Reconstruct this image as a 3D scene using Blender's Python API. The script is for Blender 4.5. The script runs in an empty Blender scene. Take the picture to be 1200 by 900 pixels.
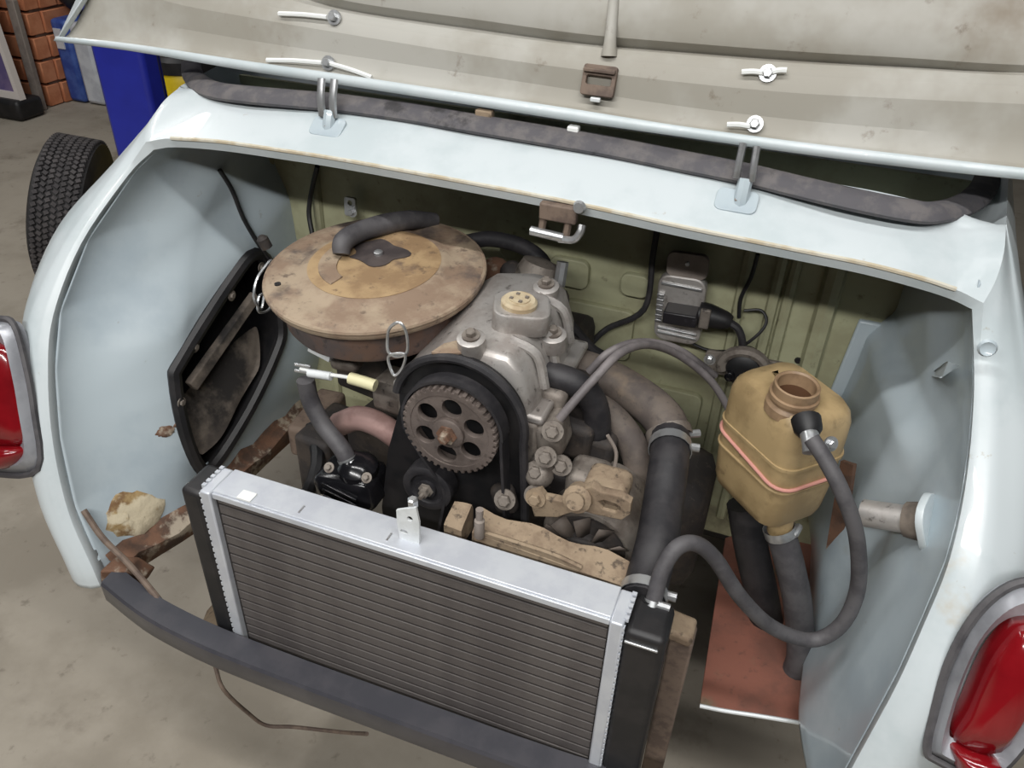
import bpy, bmesh, math, random
from mathutils import Vector, Matrix
random.seed(7)
SC = bpy.context.scene
COL = SC.collection

# ------------------------------------------------------------------ camera
AX = Vector((0.93400710, 0.22760308, -0.27536808))   # world X, Y, Z seen in camera axes (right, down, forward)
AY = Vector((0.35574209, -0.52167877, 0.77543460))
AZ = Vector((0.03283763, -0.82222144, -0.56821967))
CAM = Vector((0, 0, 1.35)); FPX = 957.0
cd = bpy.data.cameras.new('camera'); cam = bpy.data.objects.new('camera', cd); COL.objects.link(cam)
cd.sensor_fit = 'HORIZONTAL'; cd.sensor_width = 36; cd.lens = FPX / 1200 * 36; cd.clip_start = 0.02
right = Vector((AX[0], AY[0], AZ[0])); down = Vector((AX[1], AY[1], AZ[1])); fwd = Vector((AX[2], AY[2], AZ[2]))
m = Matrix.Identity(4)
for i in range(3):
    m[i][0] = right[i]; m[i][1] = -down[i]; m[i][2] = -fwd[i]; m[i][3] = CAM[i]
cam.matrix_world = m
SC.camera = cam

# ------------------------------------------------------------------ world, lamps, exposure
w = bpy.data.worlds.new('world'); SC.world = w; w.use_nodes = True
bg = w.node_tree.nodes['Background']; bg.inputs[0].default_value = (0.86, 0.93, 1.0, 1); bg.inputs[1].default_value = 0.02
def strip_lamp(name, loc, lx, ly, power, rx=0.0):
    l = bpy.data.lights.new(name, 'AREA'); l.shape = 'RECTANGLE'; l.size = lx; l.size_y = ly; l.energy = power
    l.color = (1.0, 0.99, 0.97)
    o = bpy.data.objects.new(name, l); COL.objects.link(o); o.location = loc; o.rotation_euler = (math.radians(rx), 0, 0)
    return o
strip_lamp('tube_or_fill_lamp', (-0.1, -1.6, 2.8), 3.0, 0.10, 84, 30)
strip_lamp('tube_or_fill_lamp', (-0.2, 0.0, 2.9), 2.6, 0.10, 45)
strip_lamp('tube_or_fill_lamp', (-0.6, 1.35, 3.1), 2.4, 0.12, 5)  # weak added fill for the room, not a known tube
strip_lamp('tube_or_fill_lamp', (-3.1, 1.5, 3.0), 0.12, 2.4, 40)  # added fill to brighten the brick wall and left background
vs = SC.view_settings
vs.view_transform = 'Standard'; vs.look = 'None'; vs.gamma = 1.0; vs.use_curve_mapping = False
vs.exposure = -0.10

# ------------------------------------------------------------------ helpers
def ray(px, py):
    p = Vector((px - 600, py - 450, FPX)); return Vector((AX.dot(p), AY.dot(p), AZ.dot(p)))
def at(px, py, x=None, y=None, z=None, A=None, B=0):
    """point of the place on a known plane, measured from the photograph"""
    r = ray(px, py)
    if x is not None: t = x / r[0]
    elif y is not None: t = y / r[1]
    elif z is not None: t = (z - CAM.z) / r[2]
    else: t = (A + B * CAM.z) / (r[1] - B * r[2])
    return CAM + r * t
def lin(c):
    return tuple(((v / 255) / 12.92 if v / 255 <= .04045 else ((v / 255 + .055) / 1.055) ** 2.4) for v in c) + (1,)
MATS = {}
def mat(name, c1, c2=None, c3=None, scale=12, rough=.5, metal=0, bump=0, bscale=60, lo=.42, hi=.62, rlo=None, det=5, coat=0, spec=.5, c3s=None, c3lo=.60, c3hi=.68, grit=None, gs=70, glo=.60, ghi=.70, gmax=.8):
    M = bpy.data.materials.new(name); M.use_nodes = True; MATS[name] = M
    nt = M.node_tree; N = nt.nodes; L = nt.links; b = N['Principled BSDF']
    b.inputs['Roughness'].default_value = rough; b.inputs['Metallic'].default_value = metal
    b.inputs['Coat Weight'].default_value = coat; b.inputs['Specular IOR Level'].default_value = spec
    b.inputs['Base Color'].default_value = lin(c1)
    tc = N.new('ShaderNodeTexCoord')
    def noise(s, d, off=0):
        n = N.new('ShaderNodeTexNoise'); n.inputs['Scale'].default_value = s; n.inputs['Detail'].default_value = d
        n.inputs['Roughness'].default_value = .62
        mp = N.new('ShaderNodeMapping'); mp.inputs['Location'].default_value = (off, off * .7, off * 1.3)
        L.new(tc.outputs['Object'], mp.inputs[0]); L.new(mp.outputs[0], n.inputs['Vector']); return n
    def ramp(src, a, c):
        r = N.new('ShaderNodeMapRange'); r.inputs[1].default_value = a; r.inputs[2].default_value = c
        r.interpolation_type = 'SMOOTHSTEP'; L.new(src, r.inputs[0]); return r
    last = None
    if c2:
        n = noise(scale, det); r = ramp(n.outputs[0], lo, hi)
        mx = N.new('ShaderNodeMix'); mx.data_type = 'RGBA'; mx.inputs[6].default_value = lin(c1); mx.inputs[7].default_value = lin(c2)
        L.new(r.outputs[0], mx.inputs[0]); last = mx.outputs[2]
        if rlo is not None:
            rr = N.new('ShaderNodeMapRange'); rr.inputs[3].default_value = rough; rr.inputs[4].default_value = rlo
            L.new(r.outputs[0], rr.inputs[0]); L.new(rr.outputs[0], b.inputs['Roughness'])
        if c3:
            n3 = noise(c3s or scale * .45, 6, 3.1); r3 = ramp(n3.outputs[0], c3lo, c3hi)
            m3 = N.new('ShaderNodeMix'); m3.data_type = 'RGBA'; m3.inputs[7].default_value = lin(c3)
            L.new(last, m3.inputs[6]); L.new(r3.outputs[0], m3.inputs[0]); last = m3.outputs[2]
        if grit:
            n4 = noise(gs, 8, 5.3); r4 = ramp(n4.outputs[0], glo, ghi); r4.inputs[4].default_value = gmax
            m4 = N.new('ShaderNodeMix'); m4.data_type = 'RGBA'; m4.inputs[7].default_value = lin(grit)
            L.new(last, m4.inputs[6]); L.new(r4.outputs[0], m4.inputs[0]); last = m4.outputs[2]
        L.new(last, b.inputs['Base Color'])
    if bump:
        nb = noise(bscale, 6, 1.7); bp = N.new('ShaderNodeBump'); bp.inputs['Strength'].default_value = bump; bp.inputs['Distance'].default_value = .002
        L.new(nb.outputs[0], bp.inputs['Height']); L.new(bp.outputs[0], b.inputs['Normal'])
    return M
mat('paint', (198, 206, 209), (186, 196, 199), (182, 170, 146), scale=7, rough=.32, bump=.05, bscale=30, c3s=5, c3lo=.63, c3hi=.75, coat=.2, grit=(150, 136, 112), gs=38, glo=.66, ghi=.74, gmax=.7)
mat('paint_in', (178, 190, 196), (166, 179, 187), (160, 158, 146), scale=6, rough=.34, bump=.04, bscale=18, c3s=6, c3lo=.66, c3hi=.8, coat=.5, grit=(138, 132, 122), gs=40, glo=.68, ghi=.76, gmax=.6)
mat('lid_under', (170, 168, 161), (152, 148, 138), (118, 104, 86), scale=5, rough=.62, bump=.08, bscale=40, c3s=4, c3lo=.60, c3hi=.85, grit=(104, 90, 74), gs=34, glo=.62, ghi=.76, gmax=.7)
mat('primer_green', (164, 164, 134), (148, 146, 118), (108, 102, 84), scale=9, rough=.6, bump=.1, bscale=30, c3lo=.58, c3hi=.72, grit=(96, 92, 72), gs=50, glo=.60, ghi=.74, gmax=.7)
mat('seal', (82, 80, 84), (102, 98, 98), (58, 56, 58), scale=30, rough=.75, bump=.3, bscale=120)
mat('gutter', (120, 122, 120), (92, 90, 86), (66, 60, 52), scale=14, rough=.6)
mat('rubber', (38, 37, 40), (52, 50, 52), scale=30, rough=.55, bump=.15, bscale=150, grit=(70, 67, 67), gs=110, glo=.62, ghi=.74, gmax=.5)
mat('rubber_grey', (84, 82, 84), (66, 64, 67), scale=25, rough=.6, bump=.15, bscale=120)
mat('hose_light', (124, 118, 118), (100, 95, 96), scale=20, rough=.55)
mat('rubber_brown', (104, 94, 86), (84, 76, 72), (120, 106, 92), scale=18, rough=.7, bump=.2, bscale=90, grit=(62, 56, 54), gs=90, glo=.56, ghi=.7, gmax=.6)
mat('black', (24, 24, 26), (36, 34, 35), scale=20, rough=.5, bump=.1)
mat('black_gloss', (20, 20, 23), (30, 29, 32), scale=20, rough=.18)
mat('grime', (46, 42, 41), (66, 58, 52), (34, 32, 34), scale=22, rough=.75, bump=.5, bscale=70, grit=(92, 82, 74), gs=90, glo=.60, ghi=.7, gmax=.6)
mat('alu', (188, 184, 180), (158, 151, 146), (108, 100, 94), scale=16, rough=.40, metal=.55, bump=.25, bscale=60, rlo=.55, c3lo=.62, c3hi=.74, grit=(72, 66, 62), gs=80, glo=.58, ghi=.72)
mat('alu_dirty', (136, 128, 120), (104, 95, 88), (74, 66, 61), scale=22, rough=.6, metal=.35, bump=.4, bscale=70, grit=(48, 44, 43), gs=80, glo=.56, ghi=.70)
mat('silver', (206, 210, 216), (196, 200, 208), scale=20, rough=.36, metal=.3, bump=.05)
mat('zinc', (196, 198, 200), (168, 168, 168), scale=30, rough=.3, metal=.75)
mat('white_metal', (226, 230, 232), (206, 210, 210), scale=20, rough=.4, metal=.1)
mat('core', (96, 91, 89), (86, 81, 80), scale=14, rough=.5, metal=.15, bump=.35, bscale=400)
mat('core_dark', (40, 37, 36), (50, 46, 44), scale=30, rough=.7)
mat('rust_lid', (160, 143, 122), (134, 113, 95), (92, 81, 75), scale=17, rough=.75, bump=.4, bscale=80, lo=.40, hi=.62, c3s=13, c3lo=.52, c3hi=.68, grit=(84, 70, 62), gs=75, glo=.56, ghi=.72, gmax=.75)
mat('rust_centre', (168, 142, 106), (140, 114, 84), (104, 86, 74), scale=16, rough=.7, bump=.35, bscale=70, c3s=14, c3lo=.52, c3hi=.68, grit=(88, 70, 58), gs=75, glo=.57, ghi=.72, gmax=.7)
mat('cap_cream', (192, 178, 150), (166, 146, 116), (120, 102, 84), scale=30, rough=.6, bump=.2)
mat('oil_stain', (66, 60, 60), (84, 76, 74), scale=25, rough=.5, bump=.2)
mat('filter_pan', (92, 82, 80), (112, 88, 76), (60, 54, 54), scale=18, rough=.65, bump=.3, grit=(46, 42, 43), gs=70, glo=.54, ghi=.7)
mat('pulley', (118, 107, 101), (100, 90, 85), scale=30, rough=.5, metal=.4, bump=.15, grit=(70, 62, 58), gs=120, glo=.56, ghi=.7, gmax=.6)
mat('rust', (108, 78, 60), (78, 60, 50), (158, 146, 130), scale=26, rough=.85, bump=.6, bscale=80, c3s=22, c3lo=.52, c3hi=.62)
mat('tan_rust', (150, 132, 110), (122, 104, 86), (90, 78, 68), scale=20, rough=.85, bump=.5, bscale=70, grit=(64, 54, 47), gs=90, glo=.54, ghi=.68)
mat('pink_pipe', (166, 136, 130), (146, 116, 110), scale=20, rough=.6, metal=.2, bump=.2)
mat('bar', (66, 66, 72), (76, 75, 80), scale=15, rough=.3, metal=.15, bump=.08)
mat('red_primer', (138, 88, 73), (116, 77, 65), (118, 106, 86), scale=9, rough=.75, bump=.25, bscale=50, c3s=7, c3lo=.54, c3hi=.66, grit=(96, 68, 58), gs=60, glo=.56, ghi=.7, gmax=.7)
mat('tank', (176, 152, 112), (150, 128, 92), (116, 98, 68), scale=11, rough=.42, bump=.15, bscale=40, c3s=10, c3lo=.56, c3hi=.72, grit=(92, 74, 50), gs=45, glo=.58, ghi=.74, gmax=.6)
mat('tank_neck', (152, 126, 98), (128, 104, 80), scale=20, rough=.5)
mat('tank_in', (70, 44, 24), rough=.6)
mat('pink', (208, 148, 136), rough=.6)
mat('red_lens', (128, 16, 24), (108, 10, 18), scale=6, rough=.16, coat=.5, spec=.6)
mat('bezel', (170, 172, 178), (150, 152, 158), scale=14, rough=.35, metal=.4)
mat('concrete', (160, 152, 139), (142, 134, 121), (116, 107, 95), scale=2.2, rough=.82, bump=.35, bscale=18, c3s=4.5, c3lo=.56, c3hi=.76, det=9, grit=(104, 95, 84), gs=30, glo=.60, ghi=.74, gmax=.6)
mat('brick', (206, 138, 100), (190, 120, 84), (218, 156, 122), scale=9, rough=.85, bump=.3, bscale=60)
mat('mortar', (112, 92, 80), (92, 76, 66), scale=20, rough=.9, bump=.3)
mat('plaster', (150, 148, 142), (136, 134, 128), scale=2, rough=.9)
mat('blue', (38, 48, 160), (34, 42, 146), scale=4, rough=.4)
mat('yellow', (226, 196, 24), (208, 178, 20), scale=8, rough=.45)
mat('bag_blue', (48, 74, 150), (70, 98, 170), scale=14, rough=.5)
mat('bag_white', (206, 210, 216), (188, 192, 200), scale=12, rough=.6)
mat('tyre', (66, 63, 64), (82, 78, 78), scale=30, rough=.85, bump=.4, bscale=90)
mat('tyre_side', (36, 35, 36), (46, 44, 45), scale=20, rough=.75)
mat('poster_top', (196, 180, 160), (170, 150, 140), scale=8, rough=.5)
mat('poster_low', (96, 84, 128), (120, 104, 140), scale=10, rough=.5)
mat('frame_white', (214, 206, 200), rough=.6)
mat('steel_grey', (140, 130, 122), (120, 110, 104), scale=15, rough=.7)
mat('brown_metal', (116, 100, 88), (92, 78, 70), scale=40, rough=.75, bump=.2)
mat('mud', (120, 110, 100), (78, 71, 66), (44, 41, 40), scale=14, rough=.9, bump=.4, c3lo=.5, c3hi=.64)
mat('foam', (156, 132, 92), (112, 84, 56), (196, 184, 158), scale=34, rough=.9, bump=1.0, bscale=60, c3lo=.52, c3hi=.6)
mat('putty_white', (232, 234, 232), rough=.5)
mat('cream', (222, 216, 176), rough=.45)
mat('label_black', (36, 34, 38), (74, 72, 76), scale=40, rough=.4, lo=.6, hi=.66)

def catmull(pts, k=6, closed=False):
    P = [Vector(p) for p in pts]
    if len(P) < 3: return P
    out = []; n = len(P); rng = n if closed else n - 1
    for i in range(rng):
        a = P[(i - 1) % n] if closed or i > 0 else P[0] * 2 - P[1]
        b = P[i]; c = P[(i + 1) % n]
        d = P[(i + 2) % n] if closed or i + 2 < n else P[-1] * 2 - P[-2]
        for j in range(k):
            t = j / k
            out.append(.5 * ((2 * b) + (c - a) * t + (2 * a - 5 * b + 4 * c - d) * t * t + (3 * b - a - 3 * c + d) * t ** 3))
    if not closed: out.append(P[-1])
    return out
def resample(pts, n):
    P = [Vector(p) for p in pts]; s = [0]
    for a, b in zip(P, P[1:]): s.append(s[-1] + (b - a).length)
    out = []; j = 0
    for i in range(n):
        d = s[-1] * i / (n - 1)
        while j < len(P) - 2 and s[j + 1] < d: j += 1
        t = (d - s[j]) / max(1e-9, s[j + 1] - s[j]); out.append(P[j].lerp(P[j + 1], min(1, max(0, t))))
    return out
def frame(loc, z, x=(1, 0, 0)):
    z = Vector(z).normalized(); x = Vector(x); x = (x - z * x.dot(z))
    if x.length < 1e-5: x = Vector((0, 1, 0)); x = x - z * x.dot(z)
    x.normalize(); y = z.cross(x); M = Matrix.Identity(4)
    for i in range(3): M[i][0] = x[i]; M[i][1] = y[i]; M[i][2] = z[i]; M[i][3] = loc[i]
    return M
class G:
    def __init__(s): s.v = []; s.f = []
    def add(s, v, f):
        o = len(s.v); s.v += [Vector(p) for p in v]; s.f += [tuple(i + o for i in q) for q in f]; return s
    def box(s, c, d, M=None):
        c = Vector(c); h = Vector(d) * .5
        v = [Vector((x * h.x, y * h.y, z * h.z)) for z in (-1, 1) for y in (-1, 1) for x in (-1, 1)]
        v = [(M.to_3x3() @ p if M else p) + c for p in v]
        return s.add(v, [(0, 2, 3, 1), (4, 5, 7, 6), (0, 1, 5, 4), (2, 6, 7, 3), (0, 4, 6, 2), (1, 3, 7, 5)])
    def tube(s, pts, r, n=12, k=6, closed=False, caps=True, flat=1.0, up=None):
        P = catmull(pts, k, closed) if k else [Vector(p) for p in pts]
        m = len(P); R = r if isinstance(r, (list, tuple)) else None
        if R: rs = [R[min(len(R) - 1, int(i / max(1, m - 1) * (len(R) - 1)))] * (1 - ((i / max(1, m - 1) * (len(R) - 1)) % 1)) + R[min(len(R) - 1, int(i / max(1, m - 1) * (len(R) - 1)) + 1)] * ((i / max(1, m - 1) * (len(R) - 1)) % 1) for i in range(m)]
        else: rs = [r] * m
        T = []
        for i in range(m):
            a = P[i - 1] if (i > 0 or closed) else P[i]; b = P[(i + 1) % m] if (i < m - 1 or closed) else P[i]
            T.append((b - a).normalized())
        x = Vector(up) if up else (Vector((0, 0, 1)) if abs(T[0].z) < .9 else Vector((1, 0, 0)))
        v = []
        for i in range(m):
            if up: x = Vector(up)
            x = x - T[i] * x.dot(T[i])
            if x.length < 1e-6: x = T[i].orthogonal()
            x.normalize(); y = T[i].cross(x)
            for j in range(n):
                a = 2 * math.pi * j / n; v.append(P[i] + (x * math.cos(a) * flat + y * math.sin(a)) * rs[i])
        f = []
        for i in range(m if closed else m - 1):
            for j in range(n):
                q = (i + 1) % m; f.append((i * n + j, i * n + (j + 1) % n, q * n + (j + 1) % n, q * n + j))
        if caps and not closed: f.append(tuple(range(n - 1, -1, -1))); f.append(tuple((m - 1) * n + j for j in range(n)))
        return s.add(v, f)
    def lathe(s, prof, M, n=32, caps=True):
        v = []; f = []
        for r, h in prof:
            for j in range(n):
                a = 2 * math.pi * j / n; v.append(M @ Vector((r * math.cos(a), r * math.sin(a), h)))
        for i in range(len(prof) - 1):
            for j in range(n): f.append((i * n + j, i * n + (j + 1) % n, (i + 1) * n + (j + 1) % n, (i + 1) * n + j))
        if caps:
            f.append(tuple(range(n - 1, -1, -1))); f.append(tuple((len(prof) - 1) * n + j for j in range(n)))
        return s.add(v, f)
    def grid(s, rows, closed=False):
        n = len(rows[0]); v = [p for r in rows for p in r]; f = []
        for i in range(len(rows) - 1):
            for j in range(n if closed else n - 1):
                f.append((i * n + j, i * n + (j + 1) % n, (i + 1) * n + (j + 1) % n, (i + 1) * n + j))
        return s.add(v, f)
    def prism(s, loop, vec):
        n = len(loop); vec = Vector(vec); L = [Vector(p) for p in loop]
        return s.add(L + [p + vec for p in L], [tuple(range(n - 1, -1, -1)), tuple(range(n, 2 * n))] + [(i, (i + 1) % n, n + (i + 1) % n, n + i) for i in range(n)])
    def plate(s, loops, th, M, bev=0):
        """flat plate with holes: loops of 2-D points, the first the outline"""
        cu = bpy.data.curves.new('tmp', 'CURVE'); cu.dimensions = '2D'; cu.fill_mode = 'BOTH'; cu.extrude = th / 2
        if bev: cu.bevel_depth = bev; cu.bevel_resolution = 1; cu.offset = -bev
        for lp in loops:
            sp = cu.splines.new('POLY'); sp.points.add(len(lp) - 1); sp.use_cyclic_u = True
            for p, q in zip(sp.points, lp): p.co = (q[0], q[1], 0, 1)
        ob = bpy.data.objects.new('tmp', cu); me = bpy.data.meshes.new_from_object(ob)
        s.add([M @ v.co for v in me.vertices], [tuple(p.vertices) for p in me.polygons])
        bpy.data.objects.remove(ob); bpy.data.curves.remove(cu); bpy.data.meshes.remove(me); return s
def circ(r, n=24, c=(0, 0), a0=0, sx=1, sy=1): return [(c[0] + r * sx * math.cos(a0 + 2 * math.pi * i / n), c[1] + r * sy * math.sin(a0 + 2 * math.pi * i / n)) for i in range(n)]
def rrect(w_, h_, r, k=4):
    o = []
    for cx, cy, a in ((w_ / 2 - r, h_ / 2 - r, 0), (-w_ / 2 + r, h_ / 2 - r, 90), (-w_ / 2 + r, -h_ / 2 + r, 180), (w_ / 2 - r, -h_ / 2 + r, 270)):
        for i in range(k + 1):
            t = math.radians(a + 90 * i / k); o.append((cx + r * math.cos(t), cy + r * math.sin(t)))
    return o
def tag(o, label=None, cat=None, group=None, kind=None):
    for k, v in (('label', label), ('category', cat), ('group', group), ('kind', kind)):
        if v: o[k] = v
    return o
def thing(name, base, label, cat, group=None):
    e = bpy.data.objects.new(name, None); COL.objects.link(e); e.location = base; e.empty_display_size = .02
    return tag(e, label, cat, group)
def world_loc(o):
    v = Vector((0, 0, 0))
    while o: v = v + o.location; o = o.parent
    return v
def obj(name, g, M, parent=None, ang=38, bev=0, seg=2, sub=0, sol=0, flip=False, **tags):
    me = bpy.data.meshes.new(name)
    vs_ = g.v
    lo = Vector([min(p[i] for p in vs_) for i in range(3)]); hi = Vector([max(p[i] for p in vs_) for i in range(3)])
    base = Vector(((lo.x + hi.x) / 2, (lo.y + hi.y) / 2, lo.z))
    me.from_pydata([p - base for p in vs_], [], g.f)
    bm = bmesh.new(); bm.from_mesh(me); bmesh.ops.recalc_face_normals(bm, faces=bm.faces)
    if flip: bmesh.ops.reverse_faces(bm, faces=bm.faces)
    bm.to_mesh(me); bm.free()
    me.materials.append(MATS[M]); me.shade_smooth(); me.set_sharp_from_angle(angle=math.radians(ang))
    o = bpy.data.objects.new(name, me); COL.objects.link(o)
    if parent: o.parent = parent; o.location = base - world_loc(parent)
    else: o.location = base
    if sub: md = o.modifiers.new('sub', 'SUBSURF'); md.levels = sub; md.render_levels = sub
    if sol: md = o.modifiers.new('sol', 'SOLIDIFY'); md.thickness = sol; md.offset = -1
    if bev: md = o.modifiers.new('bev', 'BEVEL'); md.width = bev; md.segments = seg; md.limit_method = 'ANGLE'; md.angle_limit = math.radians(35)
    return tag(o, **tags)
def copy_to(o, parent=None, loc=None):
    c = o.copy(); COL.objects.link(c); c.parent = parent
    if loc is not None: c.location = loc
    return c
def bolt(parent, loc, axis, r=.006, h=.005, M='zinc', name='bolt', washer=True):
    g = G(); F = frame(loc, axis)
    if washer: g.lathe([(r * 1.7, 0), (r * 1.7, h * .3)], F, 16)
    g.lathe([(r, 0), (r, h), (r * .8, h * 1.15)], F, 6)
    return obj(name, g, M, parent, ang=25)
def sm(a, b, x):
    t = min(1, max(0, (x - a) / (b - a))); return t * t * (3 - 2 * t)
def lerpc(tab, x):
    if x <= tab[0][0]: return tab[0][1]
    for (a, va), (b, vb) in zip(tab, tab[1:]):
        if x <= b: return va + (vb - va) * (x - a) / (b - a)
    return tab[-1][1]

# ------------------------------------------------------------------ the garage
g = G(); g.grid([[Vector((x, y, 0)) for x in (-9, -4, 0, 5)] for y in (-5, 0, 3, 7)]); floor = obj('floor', g, 'concrete', kind='structure')
def wall(name, c, d, M): return obj(name, G().box(c, d), M, kind='structure')
wall('wall_left', (-8.0, 1.0, 1.7), (.2, 12, 3.4), 'plaster')
wall('wall_right', (4.5, 1.0, 1.7), (.2, 12, 3.4), 'plaster')
wall('wall_back', (.3, 6.6, 1.7), (8.3, .2, 3.4), 'plaster')
BX, BY = -3.85, 3.31                                       # the corner of the brick wall
wb = obj('wall_brick', G().box((BX - 2.012, BY + 1.65, 1.7), (4.0, 3.26, 3.4)), 'mortar', kind='structure')
RH = .118
bm1 = bm2 = None
for r in range(13):
    z = r * RH + .004; off = .125 if r % 2 else 0
    for k in range(7):                                     # face towards the car's rear
        x1 = BX - k * .26 + (off if k else 0); x0 = BX - (k + 1) * .26 + off + .012
        L = x1 - x0
        gg = G().box(((x0 + x1) / 2 + random.uniform(-.002, .002), BY + .03 + random.uniform(-.003, .003), z + .052), (L, .085, .104)); b = obj('brick', gg, 'brick', wb, bev=.004, seg=1)
    if r % 2 == 0: obj('brick', G().box((BX - .034, BY + .132, z + .052), (.085, .108, .104)), 'brick', wb, bev=.004, seg=1)
    for k in range(4):                                     # the return face
        y0 = BY + .075 + k * .26 + (.12 if r % 2 == 0 else 0)
        gg = G().box((BX - .034 + random.uniform(-.003, .003), y0 + .125, z + .052), (.085, .248, .104)); b = obj('brick', gg, 'brick', wb, bev=.004, seg=1)
g = G(); p0 = at(57, 126, z=.0) + Vector((0, -.06, 0)); p1 = at(10, 0, A=p0.y, B=.03)
g.prism([p0 + Vector((-.026, 0, 0)), p0 + Vector((.026, 0, 0)), p1 + Vector((.026, 0, 0)), p1 + Vector((-.026, 0, 0))], (0, .03, 0))
obj('steel_strip', g, 'steel_grey', bev=.004, label='grey flat steel strip leaning against the orange brick wall', cat='strip')
# picture board leaning by the wall
pb = thing('picture_board', (-4.35, 3.1, 0), 'framed purple and beige picture board leaning at the brick wall', 'picture')
q = at(30, 118, z=.10); W_, H_ = .62, .86; tilt = .30
def bpnt(u, v, d=0): return Vector((q.x - .02 - (1 - u) * W_ - .22 * v, q.y + v * tilt * H_ * .5 - d, .10 + v * H_))
g = G(); g.prism([bpnt(.04, .04), bpnt(.96, .04), bpnt(.96, .42), bpnt(.04, .42)], (0, .02, 0)); obj('picture_lower', g, 'poster_low', pb)
g = G(); g.prism([bpnt(.04, .42), bpnt(.96, .42), bpnt(.96, .96), bpnt(.04, .96)], (0, .02, 0)); obj('picture_upper', g, 'poster_top', pb)
for a, b in (((0, 0), (1, .04)), ((0, .96), (1, 1)), ((0, .04), (.04, .96)), ((.96, .04), (1, .96))):
    g = G(); g.prism([bpnt(a[0], a[1], .012), bpnt(b[0], a[1], .012), bpnt(b[0], b[1], .012), bpnt(a[0], b[1], .012)], (0, .035, 0)); obj('frame_bar', g, 'frame_white', pb)
obj('board_foot', G().box((q.x - .37, q.y + .03, .052), (.72, .16, .10)), 'black', pb, bev=.02)
# blue-white paper sack
c = at(101, 124, z=0)
sk = thing('paper_sack', (c.x, c.y + .1, 0), 'upright blue and white sack standing by the brick wall', 'sack')
g = G().box((c.x - .075, c.y + .12, .215), (.11, .2, .42)); obj('blue_side', g, 'bag_blue', sk, bev=.02)
g = G().box((c.x + .045, c.y + .12, .21), (.12, .19, .41)); obj('white_side', g, 'bag_white', sk, bev=.02)
obj('print_band', G().box((c.x - .085, c.y + .017, .33), (.05, .006, .10)), 'bag_white', sk)
c = at(72, 2, x=BX + .045)
obj('cable_bundle', G().tube([c + Vector((-.02, .0, .12)), c + Vector((0.02, .05, 0)), c + Vector((.03, .16, -.03)), c + Vector((-.01, .28, .05))], .045, 10), 'black', label='black cable bundle hanging on the brick wall', cat='cable')
# lift column
CY = 1.62; cb = at(160, 140, y=CY - .07); cx = cb.x - .024
lc = thing('lift_column', (cx, CY, 0), 'tall blue painted steel lift column beside the car', 'lift column')
obj('column', G().box((cx, CY - .035, 1.45), (.150, .06, 2.9)), 'blue', lc, bev=.012)
obj('side_channel', G().box((cx, CY + .01, 1.45), (.10, .03, 2.88)), 'blue', lc, bev=.006)
obj('base_plate', G().box((cx, CY, .012), (.34, .34, .02)), 'blue', lc, bev=.004)
for dx in (-.13, .13):
    for dy in (-.13, .13): bolt(lc, (cx + dx, CY + dy, .022), (0, 0, 1), .012, .012)
c = at(190, 98, y=2.35)
cn = thing('canister', (c.x, 2.4, 0), 'yellow metal drum with black cap behind the blue column', 'drum')
obj('drum', G().lathe([(.10, .02), (.115, .03), (.115, c.z + .02), (.10, c.z + .05), (.07, c.z + .06)], frame((c.x + .05, 2.42, 0), (0, 0, 1)), 28), 'yellow', cn)
obj('foot_ring', G().lathe([(.118, 0), (.118, .03)], frame((c.x + .05, 2.42, 0), (0, 0, 1)), 28), 'black', cn)
obj('cap', G().lathe([(.112, c.z + .045), (.112, c.z + .085), (.10, c.z + .10)], frame((c.x + .05, 2.42, 0), (0, 0, 1)), 28), 'black', cn)
# spare tyre standing on the floor
tc_ = at(112, 334, z=0); TR = .245
ty = thing('tyre', (tc_.x, tc_.y, 0), 'worn black tyre standing upright on the floor by the blue column', 'tyre')
TK = .86; tax = Vector((.86, .49, -.22)).normalized(); F = frame((tc_.x, tc_.y, TR + .012), tax, (0, 0, 1))
F1 = F; F = F @ Matrix.Scale(TK, 4)
obj('carcass', G().lathe([(.13, -.07), (.17, -.088), (.24, -.094), (.272, -.080), (.279, 0), (.272, .080), (.24, .094), (.17, .088), (.13, .07), (.125, 0), (.13, -.07)], F, 56, caps=False), 'tyre_side', ty, ang=50)
g = G()
for k in range(84):
    a = 2 * math.pi * k / 84
    for q_ in range(-3, 4):
        aa = a + (.035 if q_ % 2 else 0)
        M_ = F @ Matrix.Rotation(aa, 4, 'Z')
        cpt = M_ @ Vector((.279, 0, q_ * .021)); g.box(cpt, (.010, .011, .014), F1 @ Matrix.Rotation(aa, 4, 'Z') @ Matrix.Rotation(.5 * (1 if q_ % 2 else -1), 4, 'X'))
obj('tread', g, 'tyre', ty, kind='stuff')
g = G(); g.lathe([(.134, -.06), (.138, -.066), (.12, -.05), (.11, 0), (.08, .02), (.05, .03), (.02, .03), (.02, 0), (.08, -.01), (.11, -.03)], F, 40, caps=False); obj('rim', g, 'steel_grey', ty)

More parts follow.
